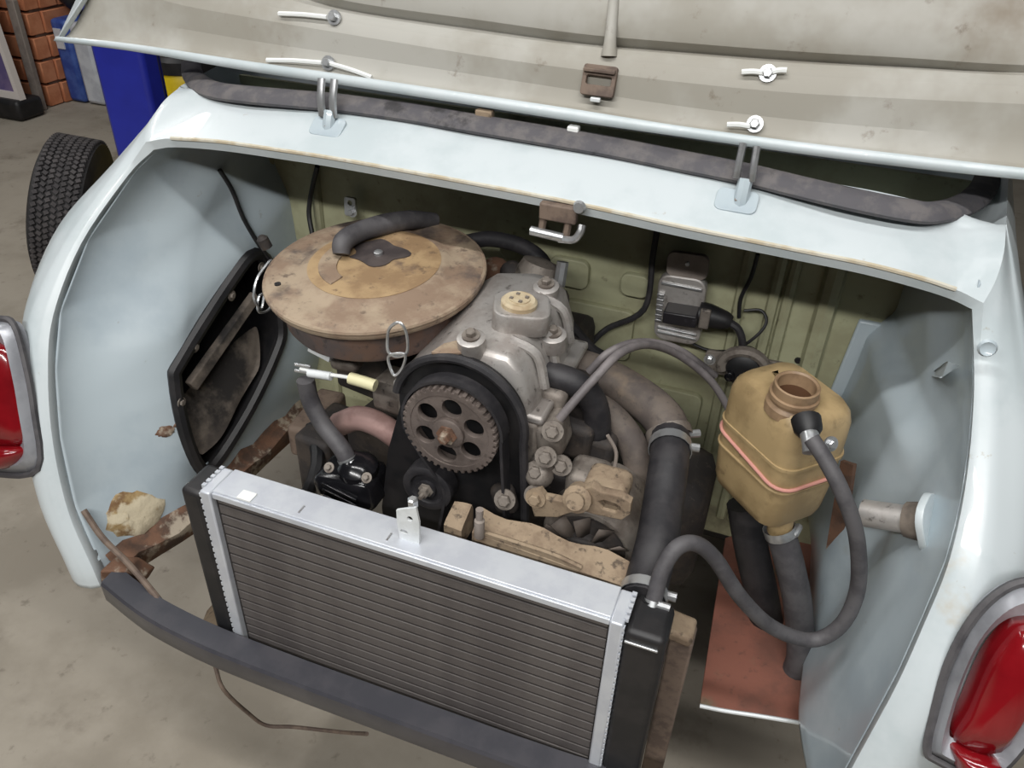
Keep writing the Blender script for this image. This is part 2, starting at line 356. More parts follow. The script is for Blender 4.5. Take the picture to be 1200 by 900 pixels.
# ------------------------------------------------------------------ car body
XC = -.32
YS = [(.38, .545), (.45, .55), (.55, .575), (.65, .61), (.75, .66), (.85, .74), (.93, .81), (.97, .845), (1.1, .86)]
def side_at(px, py):
    z = .7
    for _ in range(30): p = at(px, py, y=lerpc(YS, z)); z = z * .5 + p.z * .5
    return p
LL = [side_at(*p) for p in [(118, 688), (108, 665), (80, 600), (62, 520), (56, 440), (62, 370), (95, 285), (150, 205), (180, 175)]]
LR = [side_at(*p) for p in [(1140, 362), (1142, 415), (1142, 467), (1137, 533), (1127, 600), (1110, 667), (1083, 733), (1053, 800), (1017, 867), (985, 925), (955, 975)]]
LT = [at(px, py, y=.85) for px, py in [(205, 172), (260, 176), (330, 186), (400, 197), (515, 218), (630, 240), (715, 258), (800, 277), (927, 303), (1010, 320), (1075, 337), (1115, 350)]]
car = thing('car_body', (XC, 1.0, 0), 'pale blue grey rear of a small car with its engine bay open', 'car')
OFF_S = [(.0, .016, 0), (0, 0, 0), (.010, -.007, .0), (.030, -.010, 0), (.052, .0, 0), (.085, .035, 0), (.115, .12, 0), (.13, .55, 0)]
OFF_C = [(.0, .016, -.002), (0, 0, 0), (.006, -.004, .010), (.014, .02, .026), (.018, .05, .044), (.020, .09, .055), (.025, .14, .06), (.06, .5, .08)]
OFF_T = [(0, .018, -.003), (0, 0, 0), (0, -.003, .012), (0, .035, .030), (0, .070, .046), (0, .096, .053), (0, .118, -.006), (0, .45, .06)]
pts = [(p, -1, 0) for p in LL[:-1]] + [(LL[-1], -1, 1)] + [(p, 0, 2) for p in LT] + [(LR[0], 1, 1)] + [(p, 1, 0) for p in LR[1:]]
rows = []
for j in range(8):
    seg = {-1: [], 0: [], 1: []}
    for p, s, k in pts:
        o = (OFF_S, OFF_C, OFF_T)[k][j]
        f = (lerpc([(.6, 1.0), (.75, .85), (.88, .5), (.97, .45)] if j < 5 else [(.6, 1.0), (.75, .88), (.86, .72), (.92, .5), (.97, .42)], p.z) if k == 0 and j > 1 else 1)
        q_ = p + Vector((s * o[0] * f if k < 2 else 0, o[1] * (f if k == 0 else 1), o[2])); 
        if k == 1: seg[s].append(q_); seg[0].append(q_)
        else: seg[s].append(q_)
    row = catmull(seg[-1], 5)[:-1] + catmull(seg[0], 5)[:-1] + catmull(seg[1], 5)
    rows.append(row)
cols = list(zip(*rows)); dense = [[c[0], c[1]] + catmull(list(c[2:]), 4) for c in cols]
g = G(); g.grid([list(r) for r in zip(*dense)]); shell = obj('body_shell', g, 'paint', car, ang=42)
mat('sealant', (200, 196, 182), (184, 172, 148), (160, 140, 112), scale=30, rough=.8, bump=.3, c3s=16)
obj('sealant_bead', G().tube([p + Vector((0, -.0035, .0125)) for p in LT], .0026, 6, 6), 'sealant', car)
md = shell.modifiers.new('crease', 'SOLIDIFY'); md.thickness = .0015; md.offset = 0
shade_rows = [[p + Vector((0, .012, -.004)) for p in LT], [p + Vector((0, .06, .006)) for p in LT], [p + Vector((0, .115, -.022)) for p in LT], [Vector((p.x, 1.048, p.z - .03)) for p in LT], [Vector((p.x, 1.047, p.z - .075)) for p in LT]]
g = G(); g.grid([catmull(r, 3) for r in shade_rows]); obj('deck_shade_sheet', g, 'black', car, ang=60)  # added black sheet, cuts bounce and deepens the shade under the deck
obj('underbody', G().box((XC, 2.0, .48), (1.16, 1.85, .30)), 'black', car, bev=.03)

# inner side walls of the bay
def lip_tab(L, s):
    T = sorted([(p.z, s * (p.x - XC), p.y) for p in L]); return [(a, b) for a, b, c in T], [(a, c) for a, b, c in T]
WHS = {-1: [(.40, .45), (.46, .462), (.55, .487), (.65, .503), (.75, .513), (.85, .518), (.98, .515)], 1: [(.40, .462), (.46, .470), (.55, .487), (.65, .503), (.75, .513), (.85, .518), (.98, .515)]}
def wall_pt(s, y_t, z, tabs):
    h0 = lerpc(tabs[0], z); y0 = lerpc(tabs[1], z) + .012
    y = y0 + (1.06 - y0) * y_t
    wh = lerpc(WHS[s], z) - .045 * sm(.80, 1.06, y) * sm(.40, .6, z)
    if s < 0: zb = .70 + .45 * (y - .66); wh -= .024 * sm(.60, .72, y) * (1 - sm(zb - .05, zb + .035, z)) * sm(.44, .56, z)
    else: zb = .80 + .10 * (y - .8); wh -= .022 * sm(.80, .87, y) * (1 - sm(zb - .03, zb + .02, z)) * sm(.44, .56, z)
    h = h0 + (wh - h0) * sm(0, .16, y - y0)
    return Vector((XC + s * h, y, z))
def on_wall(s, y, z, d=0):
    lo_, hi_ = 0, 1
    for _ in range(24):
        t = (lo_ + hi_) / 2
        if wall_pt(s, t, z, walls[s]).y < y: lo_ = t
        else: hi_ = t
    p = wall_pt(s, lo_, z, walls[s]); return p + Vector((-s * d, 0, 0))
walls = {-1: lip_tab(LL, -1), 1: lip_tab(LR, 1)}
def wall_px(s, px, py):
    x = XC + s * .48
    for _ in range(20): p = at(px, py, x=x); x = on_wall(s, p.y, max(.44, p.z)).x
    return p
DUCT = [(p.y, p.z) for p in (wall_px(-1, a, b) for a, b in [(297, 297), (268, 330), (210, 422), (203, 446), (214, 505), (231, 545), (248, 545), (290, 480), (322, 412), (328, 380), (318, 320)])]
def inpoly(y, z, P):
    c = False; n = len(P)
    for i in range(n):
        (a, b), (d, e) = P[i], P[(i + 1) % n]
        if (b > z) != (e > z) and y < (d - a) * (z - b) / (e - b) + a: c = not c
    return c
for s, L in ((-1, LL), (1, LR)):
    tabs = lip_tab(L, s); NZ, NY = 120, 96
    rows = [[wall_pt(s, j / NY, .44 + (.985 - .44) * i / NZ, tabs) for j in range(NY + 1)] for i in range(NZ + 1)]
    if s == 1: rows = [[p if p.z > .5 else p for p in r] for r in rows]
    g = G(); g.grid(rows)
    if s == -1:
        cy = sum(p[0] for p in DUCT) / len(DUCT); cz = sum(p[1] for p in DUCT) / len(DUCT)
        P = [(cy + (a - cy) * .985, cz + (b - cz) * .985) for a, b in DUCT]
        g.f = [q for q in g.f if not inpoly(sum(g.v[i].y for i in q) / 4, sum(g.v[i].z for i in q) / 4, P)]
    o = obj('inner_fender', g, 'paint_in', car, ang=60); md = o.modifiers.new('s', 'SOLIDIFY'); md.thickness = .0016; md.offset = 0
# duct in the left wall
dloop = catmull([on_wall(-1, a, b, .003) for a, b in DUCT], 4, True)
duct = obj('air_duct', G().tube(dloop, .0105, 8, 0, closed=True), 'black', car)
inner = [p + Vector((-.075, .015, -.02)) for p in dloop]
g = G(); g.grid([dloop, [p.lerp(q_, .5) for p, q_ in zip(dloop, inner)], inner], closed=True); ce = sum(inner, Vector()) / len(inner)
g.v.append(ce); n_ = len(dloop); g.f += [(2 * n_ + i, 2 * n_ + (i + 1) % n_, 3 * n_) for i in range(n_)]
obj('duct_lining', g, 'black', duct)
def wq(px, py, d): p = wall_px(-1, px, py); return p + Vector((-d, 0, 0))
g = G(); g.prism([wq(305, 352, .0), wq(300, 343, .0), wq(223, 450, .0), wq(232, 458, .0)], (-.012, 0, 0)); obj('duct_flange', g, 'mud', duct, bev=.002)
g = G(); fl = [[(232, 470), (262, 440), (295, 400), (318, 385)], [(232, 490), (265, 462), (300, 425), (320, 398)], [(236, 515), (268, 485), (300, 450), (318, 415)], [(240, 538), (262, 512), (290, 470), (312, 432)]]
g.grid([catmull([wq(a, b, .030 - .007 * i + .006 * math.sin(j * 2 + i)) for j, (a, b) in enumerate(r)], 4) for i, r in enumerate(fl)])
obj('duct_flap', g, 'mud', duct, ang=60, sub=1)
for a, b in ((222, 405), (265, 345), (206, 470), (300, 312)): bolt(duct, wall_px(-1, a, b) + Vector((.010, 0, 0)), (1, 0, 0), .005, .004, 'alu_dirty')

# bulkhead of the bay, with pressed ribs and pads
fw = obj('bulkhead', G().box((XC, 1.055, .70), (1.02, .006, .64)), 'primer_green', car)
for px in (322, 372, 868, 905, 921, 965): 
    p = at(px, 330 + (px - 800) * .25 if px > 800 else 235, y=1.05)
    obj('rib', G().tube([(p.x, 1.050, .42), (p.x, 1.050, .96)], .008 if px != 965 else .014, 8, 0, flat=1), 'primer_green', fw)
for px, py, w_, h_ in ((668, 318, .06, .045), (745, 333, .042, .035), (700, 385, .11, .085), (606, 292, .05, .03), (760, 470, .16, .07)):
    p = at(px, py, y=1.05); obj('pad', G().plate([rrect(w_, h_, .012)], .008, frame((p.x, 1.048, p.z), (0, -1, 0)), .002), 'primer_green', fw)
p = at(990, 420, y=1.05)
a_, b_ = at(1018, 378, y=1.045), at(975, 450, y=1.045)
g = G(); g.prism([a_ + Vector((-.012, 0, 0)), a_ + Vector((.02, 0, 0)), b_ + Vector((.02, 0, -.2)), b_ + Vector((-.012, 0, -.2))], (0, .012, 0)); obj('corner_seam', g, 'paint_in', car, bev=.003)
for px, py in ((960, 376), (935, 423), (928, 432)):
    p = at(px, py, y=1.05); obj('hole_plug', G().lathe([(.005, 0), (.004, .003)], frame((p.x, 1.052, p.z), (0, -1, 0)), 10), 'black', fw)

# deck seal and gutter
ltx = [(p.x, p.z) for p in LT]
def deck_px(px, py, up):
    x = -.3
    for _ in range(12): p = at(px, py, z=lerpc(ltx, x) + up); x = p.x
    return p
seal = [deck_px(px, py, .056) for px, py in [(224, 72), (225, 85), (233, 97), (252, 106), (290, 111), (345, 116), (400, 121), (480, 132), (555, 145), (640, 159), (720, 173), (800, 189), (870, 203), (940, 220), (1000, 234), (1060, 246), (1095, 249), (1128, 241), (1149, 226), (1158, 208)]]
obj('seal_strip', G().tube(seal, .0155, 10, 5, flat=.45, up=(0, -.45, .9)), 'seal', car)
seal2 = [p + Vector((0, .022, -.012)) for p in seal[3:-3]]
obj('gutter_rail', G().tube(seal2, .007, 8, 4), 'gutter', car)
for px, py, w_ in ((568, 136, .022), (672, 155, .014)):
    p = at(px, py, y=.935); obj('seal_patch', G().box(p, (w_, .012, .016)), 'tan_rust' if w_ > .02 else 'putty_white', car, bev=.002)
p = at(666, 162, y=.93)

# engine lid, standing open on its hinges
LB = .372; LA = .95 - LB * 1.065; nrm = Vector((0, -.937, .349))
def lidp(px, py, d=0): return at(px, py, A=LA, B=LB) + nrm * d
R1 = [(76, 50), (167, 62), (300, 85), (400, 100), (560, 125), (667, 142), (800, 161), (933, 180), (1067, 197), (1200, 211), (1330, 224), (1450, 236)]
R2 = [(80, 45), (167, 54), (300, 74), (400, 88), (560, 112), (667, 128), (800, 149), (933, 167), (1067, 183), (1200, 198), (1330, 211), (1450, 222)]
R3 = [(95, 15), (180, 28), (300, 49), (400, 64), (560, 88), (667, 105), (800, 126), (933, 142), (1067, 154), (1200, 163), (1330, 172), (1450, 182)]
R4 = [(125, -45), (187, -2), (300, 20), (400, 37), (560, 64), (667, 79), (800, 95), (933, 107), (1067, 113), (1200, 118), (1330, 124), (1440, 140)]
R5 = [(140, -70), (240, -35), (320, -8), (400, 12), (560, 36), (680, 51), (800, 61), (933, 71), (1067, 78), (1170, 85), (1300, 90), (1430, 100)]
R6 = [(150, -90), (250, -50), (330, -20), (400, 4), (560, 27), (680, 44), (800, 54), (933, 64), (1067, 72), (1160, 79), (1290, 85), (1425, 90)]
R7 = [(160, -110), (260, -75), (340, -45), (410, -25), (560, -5), (685, 10), (800, 22), (933, 33), (1067, 40), (1165, 48), (1290, 55), (1420, 66)]
def fade(i): return (0, .25, .7, 1, 1, 1, 1, 1, 1, .6, .0, 0)[i]
defs = [(R1, [.000] * 12), (R1, [.012] * 12), (R2, [.012] * 12), (R2, [.002] * 12), (R3, [-.004] * 12), (R4, [.010] * 12), ([((a + c) / 2, (b + d) / 2) for (a, b), (c, d) in zip(R4, R5)], [.001] * 12),
        (R5, [.003 - .0 * fade(i) for i in range(12)]), ([((a + c) / 2, (b + d) / 2) for (a, b), (c, d) in zip(R5, R6)], [.003 - .034 * fade(i) for i in range(12)]), (R6, [.004 - .004 * fade(i) for i in range(12)]), (R7, [.004] * 12)]
rows = [catmull([lidp(a, b, d) for (a, b), d in zip(R, D)], 5) for R, D in defs]
top = rows[-1]
for k, (up, bk) in enumerate(((.10, .0), (.25, .01), (.42, .03))):
    rows.append([Vector((p.x * (1 - .02 * k) + XC * .02 * k, p.y + up * LB + bk, p.z + up)) for p in top])
g = G(); g.grid(rows); lid = obj('engine_lid', g, 'lid_under', car, ang=35)
md = lid.modifiers.new('sub', 'SUBSURF'); md.levels = 1; md.render_levels = 1
back = [[p + Vector((0, .045, -.008)) for p in rows[0]], [p + Vector((0, .048, .0)) for p in rows[4]], [p + Vector((0, .05, 0)) for p in rows[-1]]]
g = G(); g.grid([rows[0]] + back); obj('outer_skin', g, 'paint', lid, ang=60)
g = G(); g.grid([[p + nrm * .004 for p in rows[1]], [p + nrm * .006 for p in rows[2]]]); o = obj('edge_flange', g, 'paint', lid, ang=60); md = o.modifiers.new('s', 'SOLIDIFY'); md.thickness = .004
g = G(); g.prism([lidp(73, 46, .008), lidp(80, 48, .02), lidp(108, 0, .016), lidp(150, -70, .016), lidp(135, -75, .0), lidp(88, 0, .0)], nrm * -.01); obj('corner_fold', g, 'paint', lid, bev=.002)
obj('centre_rib', G().tube([lidp(714, 66, .001), lidp(716, 45, .003), lidp(722, -20, .003), lidp(728, -70, .003)], [.010, .007, .006, .006], 10), 'lid_under', lid)
br = obj('lock_striker', G().plate([rrect(.040, .034, .003), rrect(.030, .010, .002)], .006, frame(lidp(704, 96, .008), nrm, (1, 0, 0)), .001), 'brown_metal', lid)
obj('striker_ledge', G().box(lidp(706, 84, .012), (.038, .012, .004)), 'brown_metal', br, bev=.001)
obj('striker_pin', G().box(lidp(700, 118, .010), (.012, .005, .005)), 'white_metal', br, bev=.001)
for i, (px, py, arms) in enumerate(((395, 22, [((332, 18), (388, 22))]), (388, 75, [((318, 72), (382, 75)), ((392, 76), (440, 92))]), (900, 87, [((870, 86), (896, 87)), ((905, 86), (922, 84))]), (885, 146, [((853, 147), (880, 149))]))):
    st = bolt(lid, lidp(px, py, .006), nrm, .0055, .008, 'zinc', 'stud')
    for a, b in arms:
        A_, B_ = lidp(*a, .010), lidp(*b, .010); obj('strap', G().tube([A_, A_.lerp(B_, .5) + Vector((0, 0, .001)), B_], .0030, 6, 3), 'putty_white', st)
# hinges
for hx, plate, arms, blk in ((388, (387, 156), ((377, 96, 378, 136), (392, 97, 391, 138)), (386, 137)), (868, (862, 243), ((871, 172, 863, 208), (887, 176, 881, 212)), (872, 218))):
    p = at(*plate, y=.895); hg = obj('hinge', G().plate([rrect(.046, .030, .008)], .004, frame(p + Vector((0, -.004, .008)), (0, -.55, .83)), .0012), 'paint_in', car)
    for a in arms:
        A_ = at(a[0], a[1] - 4, y=.908); B_ = at(a[2], a[3], y=.898)
        obj('hinge_arm', G().tube([A_, A_.lerp(B_, .5) + Vector((0, -.003, 0)), B_], .0042, 8, 4, flat=1.3), 'zinc', hg)
    b = at(*blk, y=.896); g = G().tube([b + Vector((0, .004, .006)), b + Vector((0, -.002, -.006)), b + Vector((.0, -.006, -.022))], .008, 8, 3); obj('hinge_knuckle', g, 'paint_in', hg)
    bolt(hg, p + Vector((0, -.007, .011)), (0, -.55, .83), .0025, .002, 'steel_grey', 'screw', False)
# latch under the deck lip
p = at(655, 245, y=.842)
lt = obj('lid_latch', G().box(p + Vector((0, 0, -.004)), (.044, .012, .020)), 'brown_metal', car, bev=.002)
for px in (638, 668):
    a = at(px, 250, y=.842); b = at(px - 5, 277, y=.842); obj('latch_arm', G().tube([a, b], .0045, 6, 0), 'brown_metal', lt)
obj('latch_roller', G().tube([at(622, 270, y=.838), at(660, 279, y=.838)], .0055, 10, 0), 'zinc', lt)
obj('latch_hook', G().tube([at(655, 280, y=.838), at(672, 281, y=.836), at(680, 272, y=.838), at(682, 264, y=.842)], .0045, 8, 4), 'zinc', lt)
obj('latch_rivet', G().lathe([(.008, 0), (.006, .004)], frame(at(679, 243, y=.838), (0, -1, .1)), 12), 'zinc', lt)

# tail lamps
def tail_lamp(s, pix_bezel, pix_lens, pix_low):
    A, B = .357, .38; n = Vector((.25 * s, -.90, .34)).normalized()
    P = lambda q_, d: at(q_[0], q_[1], A=A, B=B) + n * d
    bz = catmull([P(q_, .004) for q_ in pix_bezel], 4, True); cen = sum(bz, Vector()) / len(bz)
    base_ = [p - n * .014 for p in bz]
    top_ = [p.lerp(cen, .10) + n * .012 for p in bz]
    g = G(); g.grid([base_, bz, top_, [p.lerp(cen, .28) + n * .004 for p in bz]], closed=True)
    tl = obj('tail_lamp', g, 'bezel', car, ang=50)
    g = G(); g.tube([p - n * .001 + (p - cen).normalized() * .004 for p in bz], .0045, 6, 0, closed=True); obj('gasket', g, 'rubber_grey', tl)
    for nm, pl, h in (('lens', pix_lens, .022), ('lower_lens', pix_low, .026)):
        lo_ = catmull([P(q_, .006) for q_ in pl], 4, True); c_ = sum(lo_, Vector()) / len(lo_)
        g = G(); rws = [[p - n * .012 for p in lo_], [p + n * (h - .018) for p in lo_], [p.lerp(c_, .08) + n * (h - .008) for p in lo_], [p.lerp(c_, .35) + n * h for p in lo_], [p.lerp(c_, .95) + n * (h + .002) for p in lo_]]
        g.grid(rws, closed=True); g.f.append(tuple(range(4 * len(lo_), 5 * len(lo_)))); obj(nm, g, 'red_lens', tl, ang=60)
    return tl
tail_lamp(-1, [(-40, 376), (0, 376), (18, 383), (30, 425), (40, 480), (46, 546), (0, 552), (-40, 540), (-62, 470), (-58, 410)],
          [(-30, 402), (8, 402), (22, 412), (32, 460), (35, 518), (-28, 516), (-45, 470), (-42, 420)], [(-28, 520), (34, 522), (36, 535), (18, 547), (-20, 545)])
tail_lamp(1, [(1200, 684), (1165, 700), (1135, 735), (1112, 785), (1096, 835), (1088, 872), (1098, 884), (1150, 905), (1185, 880), (1225, 820), (1262, 740), (1250, 692)],
          [(1196, 724), (1178, 732), (1152, 765), (1128, 820), (1113, 860), (1160, 872), (1200, 815), (1236, 745), (1228, 724)], [(1111, 862), (1158, 876), (1160, 890), (1142, 902), (1118, 894), (1110, 876)])

# lower cross bar, rust patches, tube stub, floor panel
bar_top = [at(px, py, z=.455) for px, py in [(118, 686), (150, 712), (180, 732), (240, 762), (333, 799), (400, 824), (470, 850), (533, 873), (607, 900)]] + [Vector((-.05, .505, .455)), Vector((.10, .53, .455)), Vector((.17, .55, .455))]
bt = catmull(bar_top, 5)
prof = [(0, 0), (.003, .004), (.034, .006), (.036, -.002), (.034, -.034), (.004, -.038), (0, -.030)]
g = G(); g.grid([[p + Vector((0, a, b)) for a, b in prof] for p in bt], closed=True); nb = len(prof)
g.f += [tuple(range(nb)), tuple((len(bt) - 1) * nb + i for i in range(nb))]
obj('cross_bar', g, 'bar', car, ang=30)
p = on_wall(-1, .665, .475, .0)
def patch(name, y0, z0, ry, rz, M, s=-1, d=.004, n=26):
    lp = [(y0 + ry * math.cos(2 * math.pi * i / n) * random.uniform(.8, 1.12), z0 + rz * math.sin(2 * math.pi * i / n) * random.uniform(.8, 1.12)) for i in range(n)]
    g = G(); g.grid([[on_wall(s, a, b, .0) for a, b in lp], [on_wall(s, y0 + (a - y0) * .85, z0 + (b - z0) * .85, d) for a, b in lp], [on_wall(s, y0 + (a - y0) * .3, z0 + (b - z0) * .3, d * random.uniform(.7, 1.5)) for a, b in lp]], closed=True)
    g.f.append(tuple(range(2 * n, 3 * n))); return obj(name, g, M, car, ang=60)
pf = wall_px(-1, 156, 602); pr = wall_px(-1, 176, 500)
patch('filler_patch', pf.y, pf.z, .042, .034, 'foam', d=.0045)
patch('rust_patch', pr.y, pr.z, .014, .009, 'rust', d=.002)
patch('rust_patch', pr.y + .018, pr.z + .002, .008, .004, 'rust', d=.002)
g = G(); lo_r = [(.585, .44), (.63, .455), (.70, .462), (.80, .464), (.90, .466), (1.0, .468)]
for yy in [k / 100 for k in range(58, 106, 3)]: pass
ed = [on_wall(-1, .575 + .03 * k, .452, .0) for k in range(16)]
g.grid([[p + Vector((0, 0, .008 + .006 * math.sin(k * 2.3))) + Vector((.002, 0, 0)) for k, p in enumerate(ed)], [p + Vector((.006, 0, .0)) for p in ed], [p + Vector((.026, 0, -.008 + .005 * math.sin(k * 1.7))) for k, p in enumerate(ed)], [p + Vector((.024, 0, -.034)) for p in ed]])
o = obj('sill_flange', g, 'rust', car, ang=60); md = o.modifiers.new('s', 'SOLIDIFY'); md.thickness = .002
g = G(); p = Vector((-.80, .548, .46)); g.prism([p, p + Vector((.035, .01, .005)), p + Vector((.05, .02, -.02)), p + Vector((.03, .02, -.05)), p + Vector((-.01, .0, -.04))], (0, .03, 0)); obj('rust_bracket', g, 'rust', car, bev=.003)
a, b = at(1012, 601, y=.77), at(1085, 612, y=.75)
ts = obj('tube_stub', G().tube([a, a.lerp(b, .5), b], .0155, 16, 2), 'alu', car)
dr = (b - a).normalized(); obj('stub_flange', G().plate([rrect(.050, .062, .02)], .006, frame(b + dr * .002, dr, (0, 1, 0)), .001), 'paint', ts)
obj('stub_collar', G().lathe([(.019, -.02), (.022, 0)], frame(b, dr), 16), 'mud', ts)
rp = [at(820, 826, z=.40), at(890, 838, z=.40), at(956, 849, z=.40), at(944, 800, z=.41), at(955, 700, z=.41), at(955, 600, z=.41), at(850, 630, z=.41), at(836, 720, z=.405)]
obj('floor_panel', G().prism(rp, (0, 0, -.006)), 'red_primer', car, bev=.001)
obj('panel_edge_lit', G().tube([at(820, 827, z=.40), at(850, 833, z=.399), at(890, 839, z=.40), at(956, 850, z=.40)], .0028, 6, 3), 'white_metal', car)  # white strip paints the light caught along the panel's edge
tp_ = [wall_px(1, a, b) + Vector((d, 0, 0)) for a, b, d in ((1098, 442, -.010), (1116, 446, -.012), (1124, 429, -.002), (1110, 424, -.001))]
obj('wall_tab', G().prism(tp_, (.002, .001, .0)), 'paint', car)
obj('wall_socket', G().lathe([(.009, 0), (.007, .003), (.004, .001)], frame(at(1157, 408, y=.785), (0, -1, .2)), 14), 'paint_in', car)

# ------------------------------------------------------------------ radiator
RY = .54; RZ0, RZ1 = .405, .704; RX0, RX1 = -.550, -.078
rad = thing('radiator', (-.31, .56, RZ0), 'silver and black car radiator standing behind the dark cross bar', 'radiator')
obj('core_back', G().box(((RX0 + RX1) / 2, RY + .0165, (RZ0 + RZ1) / 2), (RX1 - RX0, .030, RZ1 - RZ0 - .008)), 'core_dark', rad)
NR = 18; ph = (RZ1 - .006 - RZ0) / NR
g = G(); n_ = 8
x0, x1 = RX0 + .004, RX1 - .002
gg = G(); prof = [(.005, -.0066), (.0006, -.0066), (0, -.0062), (0, .0060), (.0004, .0064), (.005, .0066), (.010, .0066), (.010, -.0066)]
gg.grid([[Vector((x, RY + a, b)) for a, b in prof] for x in (x0, x1)], closed=True); gg.f += [tuple(range(8)), tuple(range(8, 16))]
row0 = None
for k in range(NR):
    z = RZ0 + .006 + ph * (k + .5)
    if row0 is None:
        row0 = obj('fin_row', gg, 'core', rad, ang=25); row0.location.z = z - RZ0 - .0066
    else:
        c = copy_to(row0, rad); c.location.z = z - RZ0 - .0066
obj('top_plate', G().box(((RX0 + RX1) / 2, RY + .020, RZ1 + .001), (RX1 - RX0, .042, .004)), 'silver', rad, bev=.0012)
obj('top_lip', G().box(((RX0 + RX1) / 2, RY - .002, RZ1 - .003), (RX1 - RX0, .003, .008)), 'silver', rad, bev=.001)
obj('top_tape', G().box((-.508, RY + .006, RZ1 + .004), (.018, .014, .002)), 'putty_white', rad)
for a in (-.44, -.33): obj('top_crease', G().box((a, RY + .012, RZ1 + .0034), (.002, .012, .0008)), 'zinc', rad)
for sx, xa in ((-1, RX0), (1, RX1)):
    h = obj('header', G().box((xa + sx * .007, RY + .016, (RZ0 + RZ1) / 2), (.014, .046, RZ1 - RZ0 + .006)), 'silver', rad, bev=.002)
    g = G()
    for k in range(30):
        z = RZ0 + .006 + (RZ1 - RZ0 - .01) * k / 29; g.box((xa + sx * .0138, RY - .004, z), (.003, .005, .0055))
    for k in range(5): g.box((xa + sx * .0145, RY + .004 + .008 * k, RZ1 + .002), (.005, .005, .005))
    obj('crimp_teeth', g, 'silver', h, kind='stuff')
    wd = .030 if sx < 0 else .042
    tk = obj('side_tank', G().box((xa + sx * (.015 + wd / 2), RY + .020, (RZ0 + RZ1) / 2 - .004), (wd, .052, RZ1 - RZ0 + .0)), 'black', rad, bev=.007, seg=3)
    if sx > 0:
        obj('tank_rib', G().box((xa + .034, RY - .007, RZ1 - .018), (.034, .003, .003)), 'zinc', tk, bev=.001)
tp = [at(465, 597, y=.556), at(488, 594, y=.556), at(492, 612, y=.556), at(492, 637, y=.556), at(470, 632, y=.556), at(466, 612, y=.556)]
fx = frame((0, .556, 0), (0, -1, 0), (1, 0, 0))
def xz(p): return (p.x, p.z)
h1 = at(481, 607, y=.556); h2 = at(474, 622, y=.556)
obj('mount_tab', G().plate([[xz(p) for p in tp][::-1], circ(.0035, 12, xz(h1)), circ(.003, 12, xz(h2), sx=1.6)], .003, fx), 'white_metal', rad)
obj('tab_nut', G().lathe([(.006, 0), (.006, .008), (.004, .010)], frame(at(484, 592, y=.562), (0, 0, 1)), 6), 'zinc', rad)
f1 = at(763, 716, y=.578)
nip = obj('hose_nipple', G().tube([f1 + Vector((0, .0, -.02)), f1 + Vector((-.004, .006, .012))], .010, 12, 0), 'black', rad)
# rusty beam behind the radiator
bm_ = thing('mount_beam', (-.21, .605, .66), 'tan rusty steel beam lying behind the silver radiator top', 'beam')
b0, b1 = at(520, 612, y=.600), at(737, 690, y=.600)
def bx_(t, dy, dz): return b0.lerp(b1, t) + Vector((0, dy, dz))
for t0, t1, dz in ((0, .10, -.004), (.16, .985, 0)):
    g = G(); g.grid([[bx_(t, .0, .0 + dz), bx_(t, .006, .004 + dz), bx_(t, .030, .010 + dz + .004 * math.sin(t * 17)), bx_(t, .034, .002), bx_(t, .034, -.03), bx_(t, .0, -.03)] for t in [t0 + (t1 - t0) * k / 12 for k in range(13)]], closed=True)
    g.f += [tuple(range(6)), tuple(72 + k for k in range(6))]; obj('beam_plate', g, 'tan_rust', bm_, ang=40)
obj('beam_seam', G().tube([bx_(t, .002, .006 + .002 * math.sin(t * 23)) for t in (.2, .4, .6, .75)], .003, 6, 4), 'tan_rust', bm_)
pz = at(562, 605, y=.598); obj('stud', G().lathe([(.006, -.03), (.006, -.006), (.004, -.004), (.0045, .010)], frame(pz, (0, 0, 1)), 10), 'steel_grey', bm_)

# ------------------------------------------------------------------ engine
eng = thing('engine', (-.31, .85, .36), 'dirty aluminium car engine with a toothed camshaft pulley', 'engine')
obj('block', G().box((-.315, .86, .565), (.17, .30, .41)), 'grime', eng, bev=.015)
obj('gearbox', G().box((-.22, .97, .47), (.40, .14, .20)), 'grime', eng, bev=.03)
obj('sump', G().box((-.30, .84, .345), (.20, .30, .06)), 'black', eng, bev=.02)
PC = Vector((-.305, .655, .785))
Fp = frame(PC, (0, -1, 0), (1, 0, 0))
# cylinder head cover, lofted along its length
def sec(y, sc, dz, dx=0):
    pr = [(-.094, -.06), (-.092, -.006), (-.078, .018), (-.054, .042), (-.030, .062), (.020, .072), (.050, .070), (.066, .056), (.080, .016), (.084, -.06)]
    return [Vector((-.305 + dx + a * sc, y, .800 + b * sc + dz)) for a, b in pr]
g = G(); S = [sec(.700, .90, -.008), sec(.706, .97, -.002), sec(.73, 1, .0), sec(.77, 1, .005), sec(.82, .98, .012), sec(.868, .95, .018), sec(.880, .88, .018)]
g.grid(S, closed=True); g.f += [tuple(range(10)), tuple(60 + k for k in range(10))]
hd = obj('head_cover', g, 'alu', eng, ang=50, bev=.004)
obj('head', G().box((-.305, .80, .752), (.180, .20, .075)), 'alu_dirty', eng, bev=.006)
g = G().box((-.305, .792, .793), (.190, .182, .012)); obj('cover_flange', g, 'alu', eng, bev=.004)
cp = at(608, 360, z=.892)
obj('cap_boss', G().plate([rrect(.066, .062, .016)], .020, frame(cp + Vector((.002, .004, -.010)), (.05, 0, 1), (.9, .3, 0)), .003), 'alu', hd)
oc = obj('oil_cap', G().lathe([(.021, -.004), (.021, .006), (.018, .009), (.012, .0085), (.012, .010), (.004, .010)], frame(cp + Vector((0, 0, .002)), (.05, 0, 1)), 28), 'cap_cream', hd)
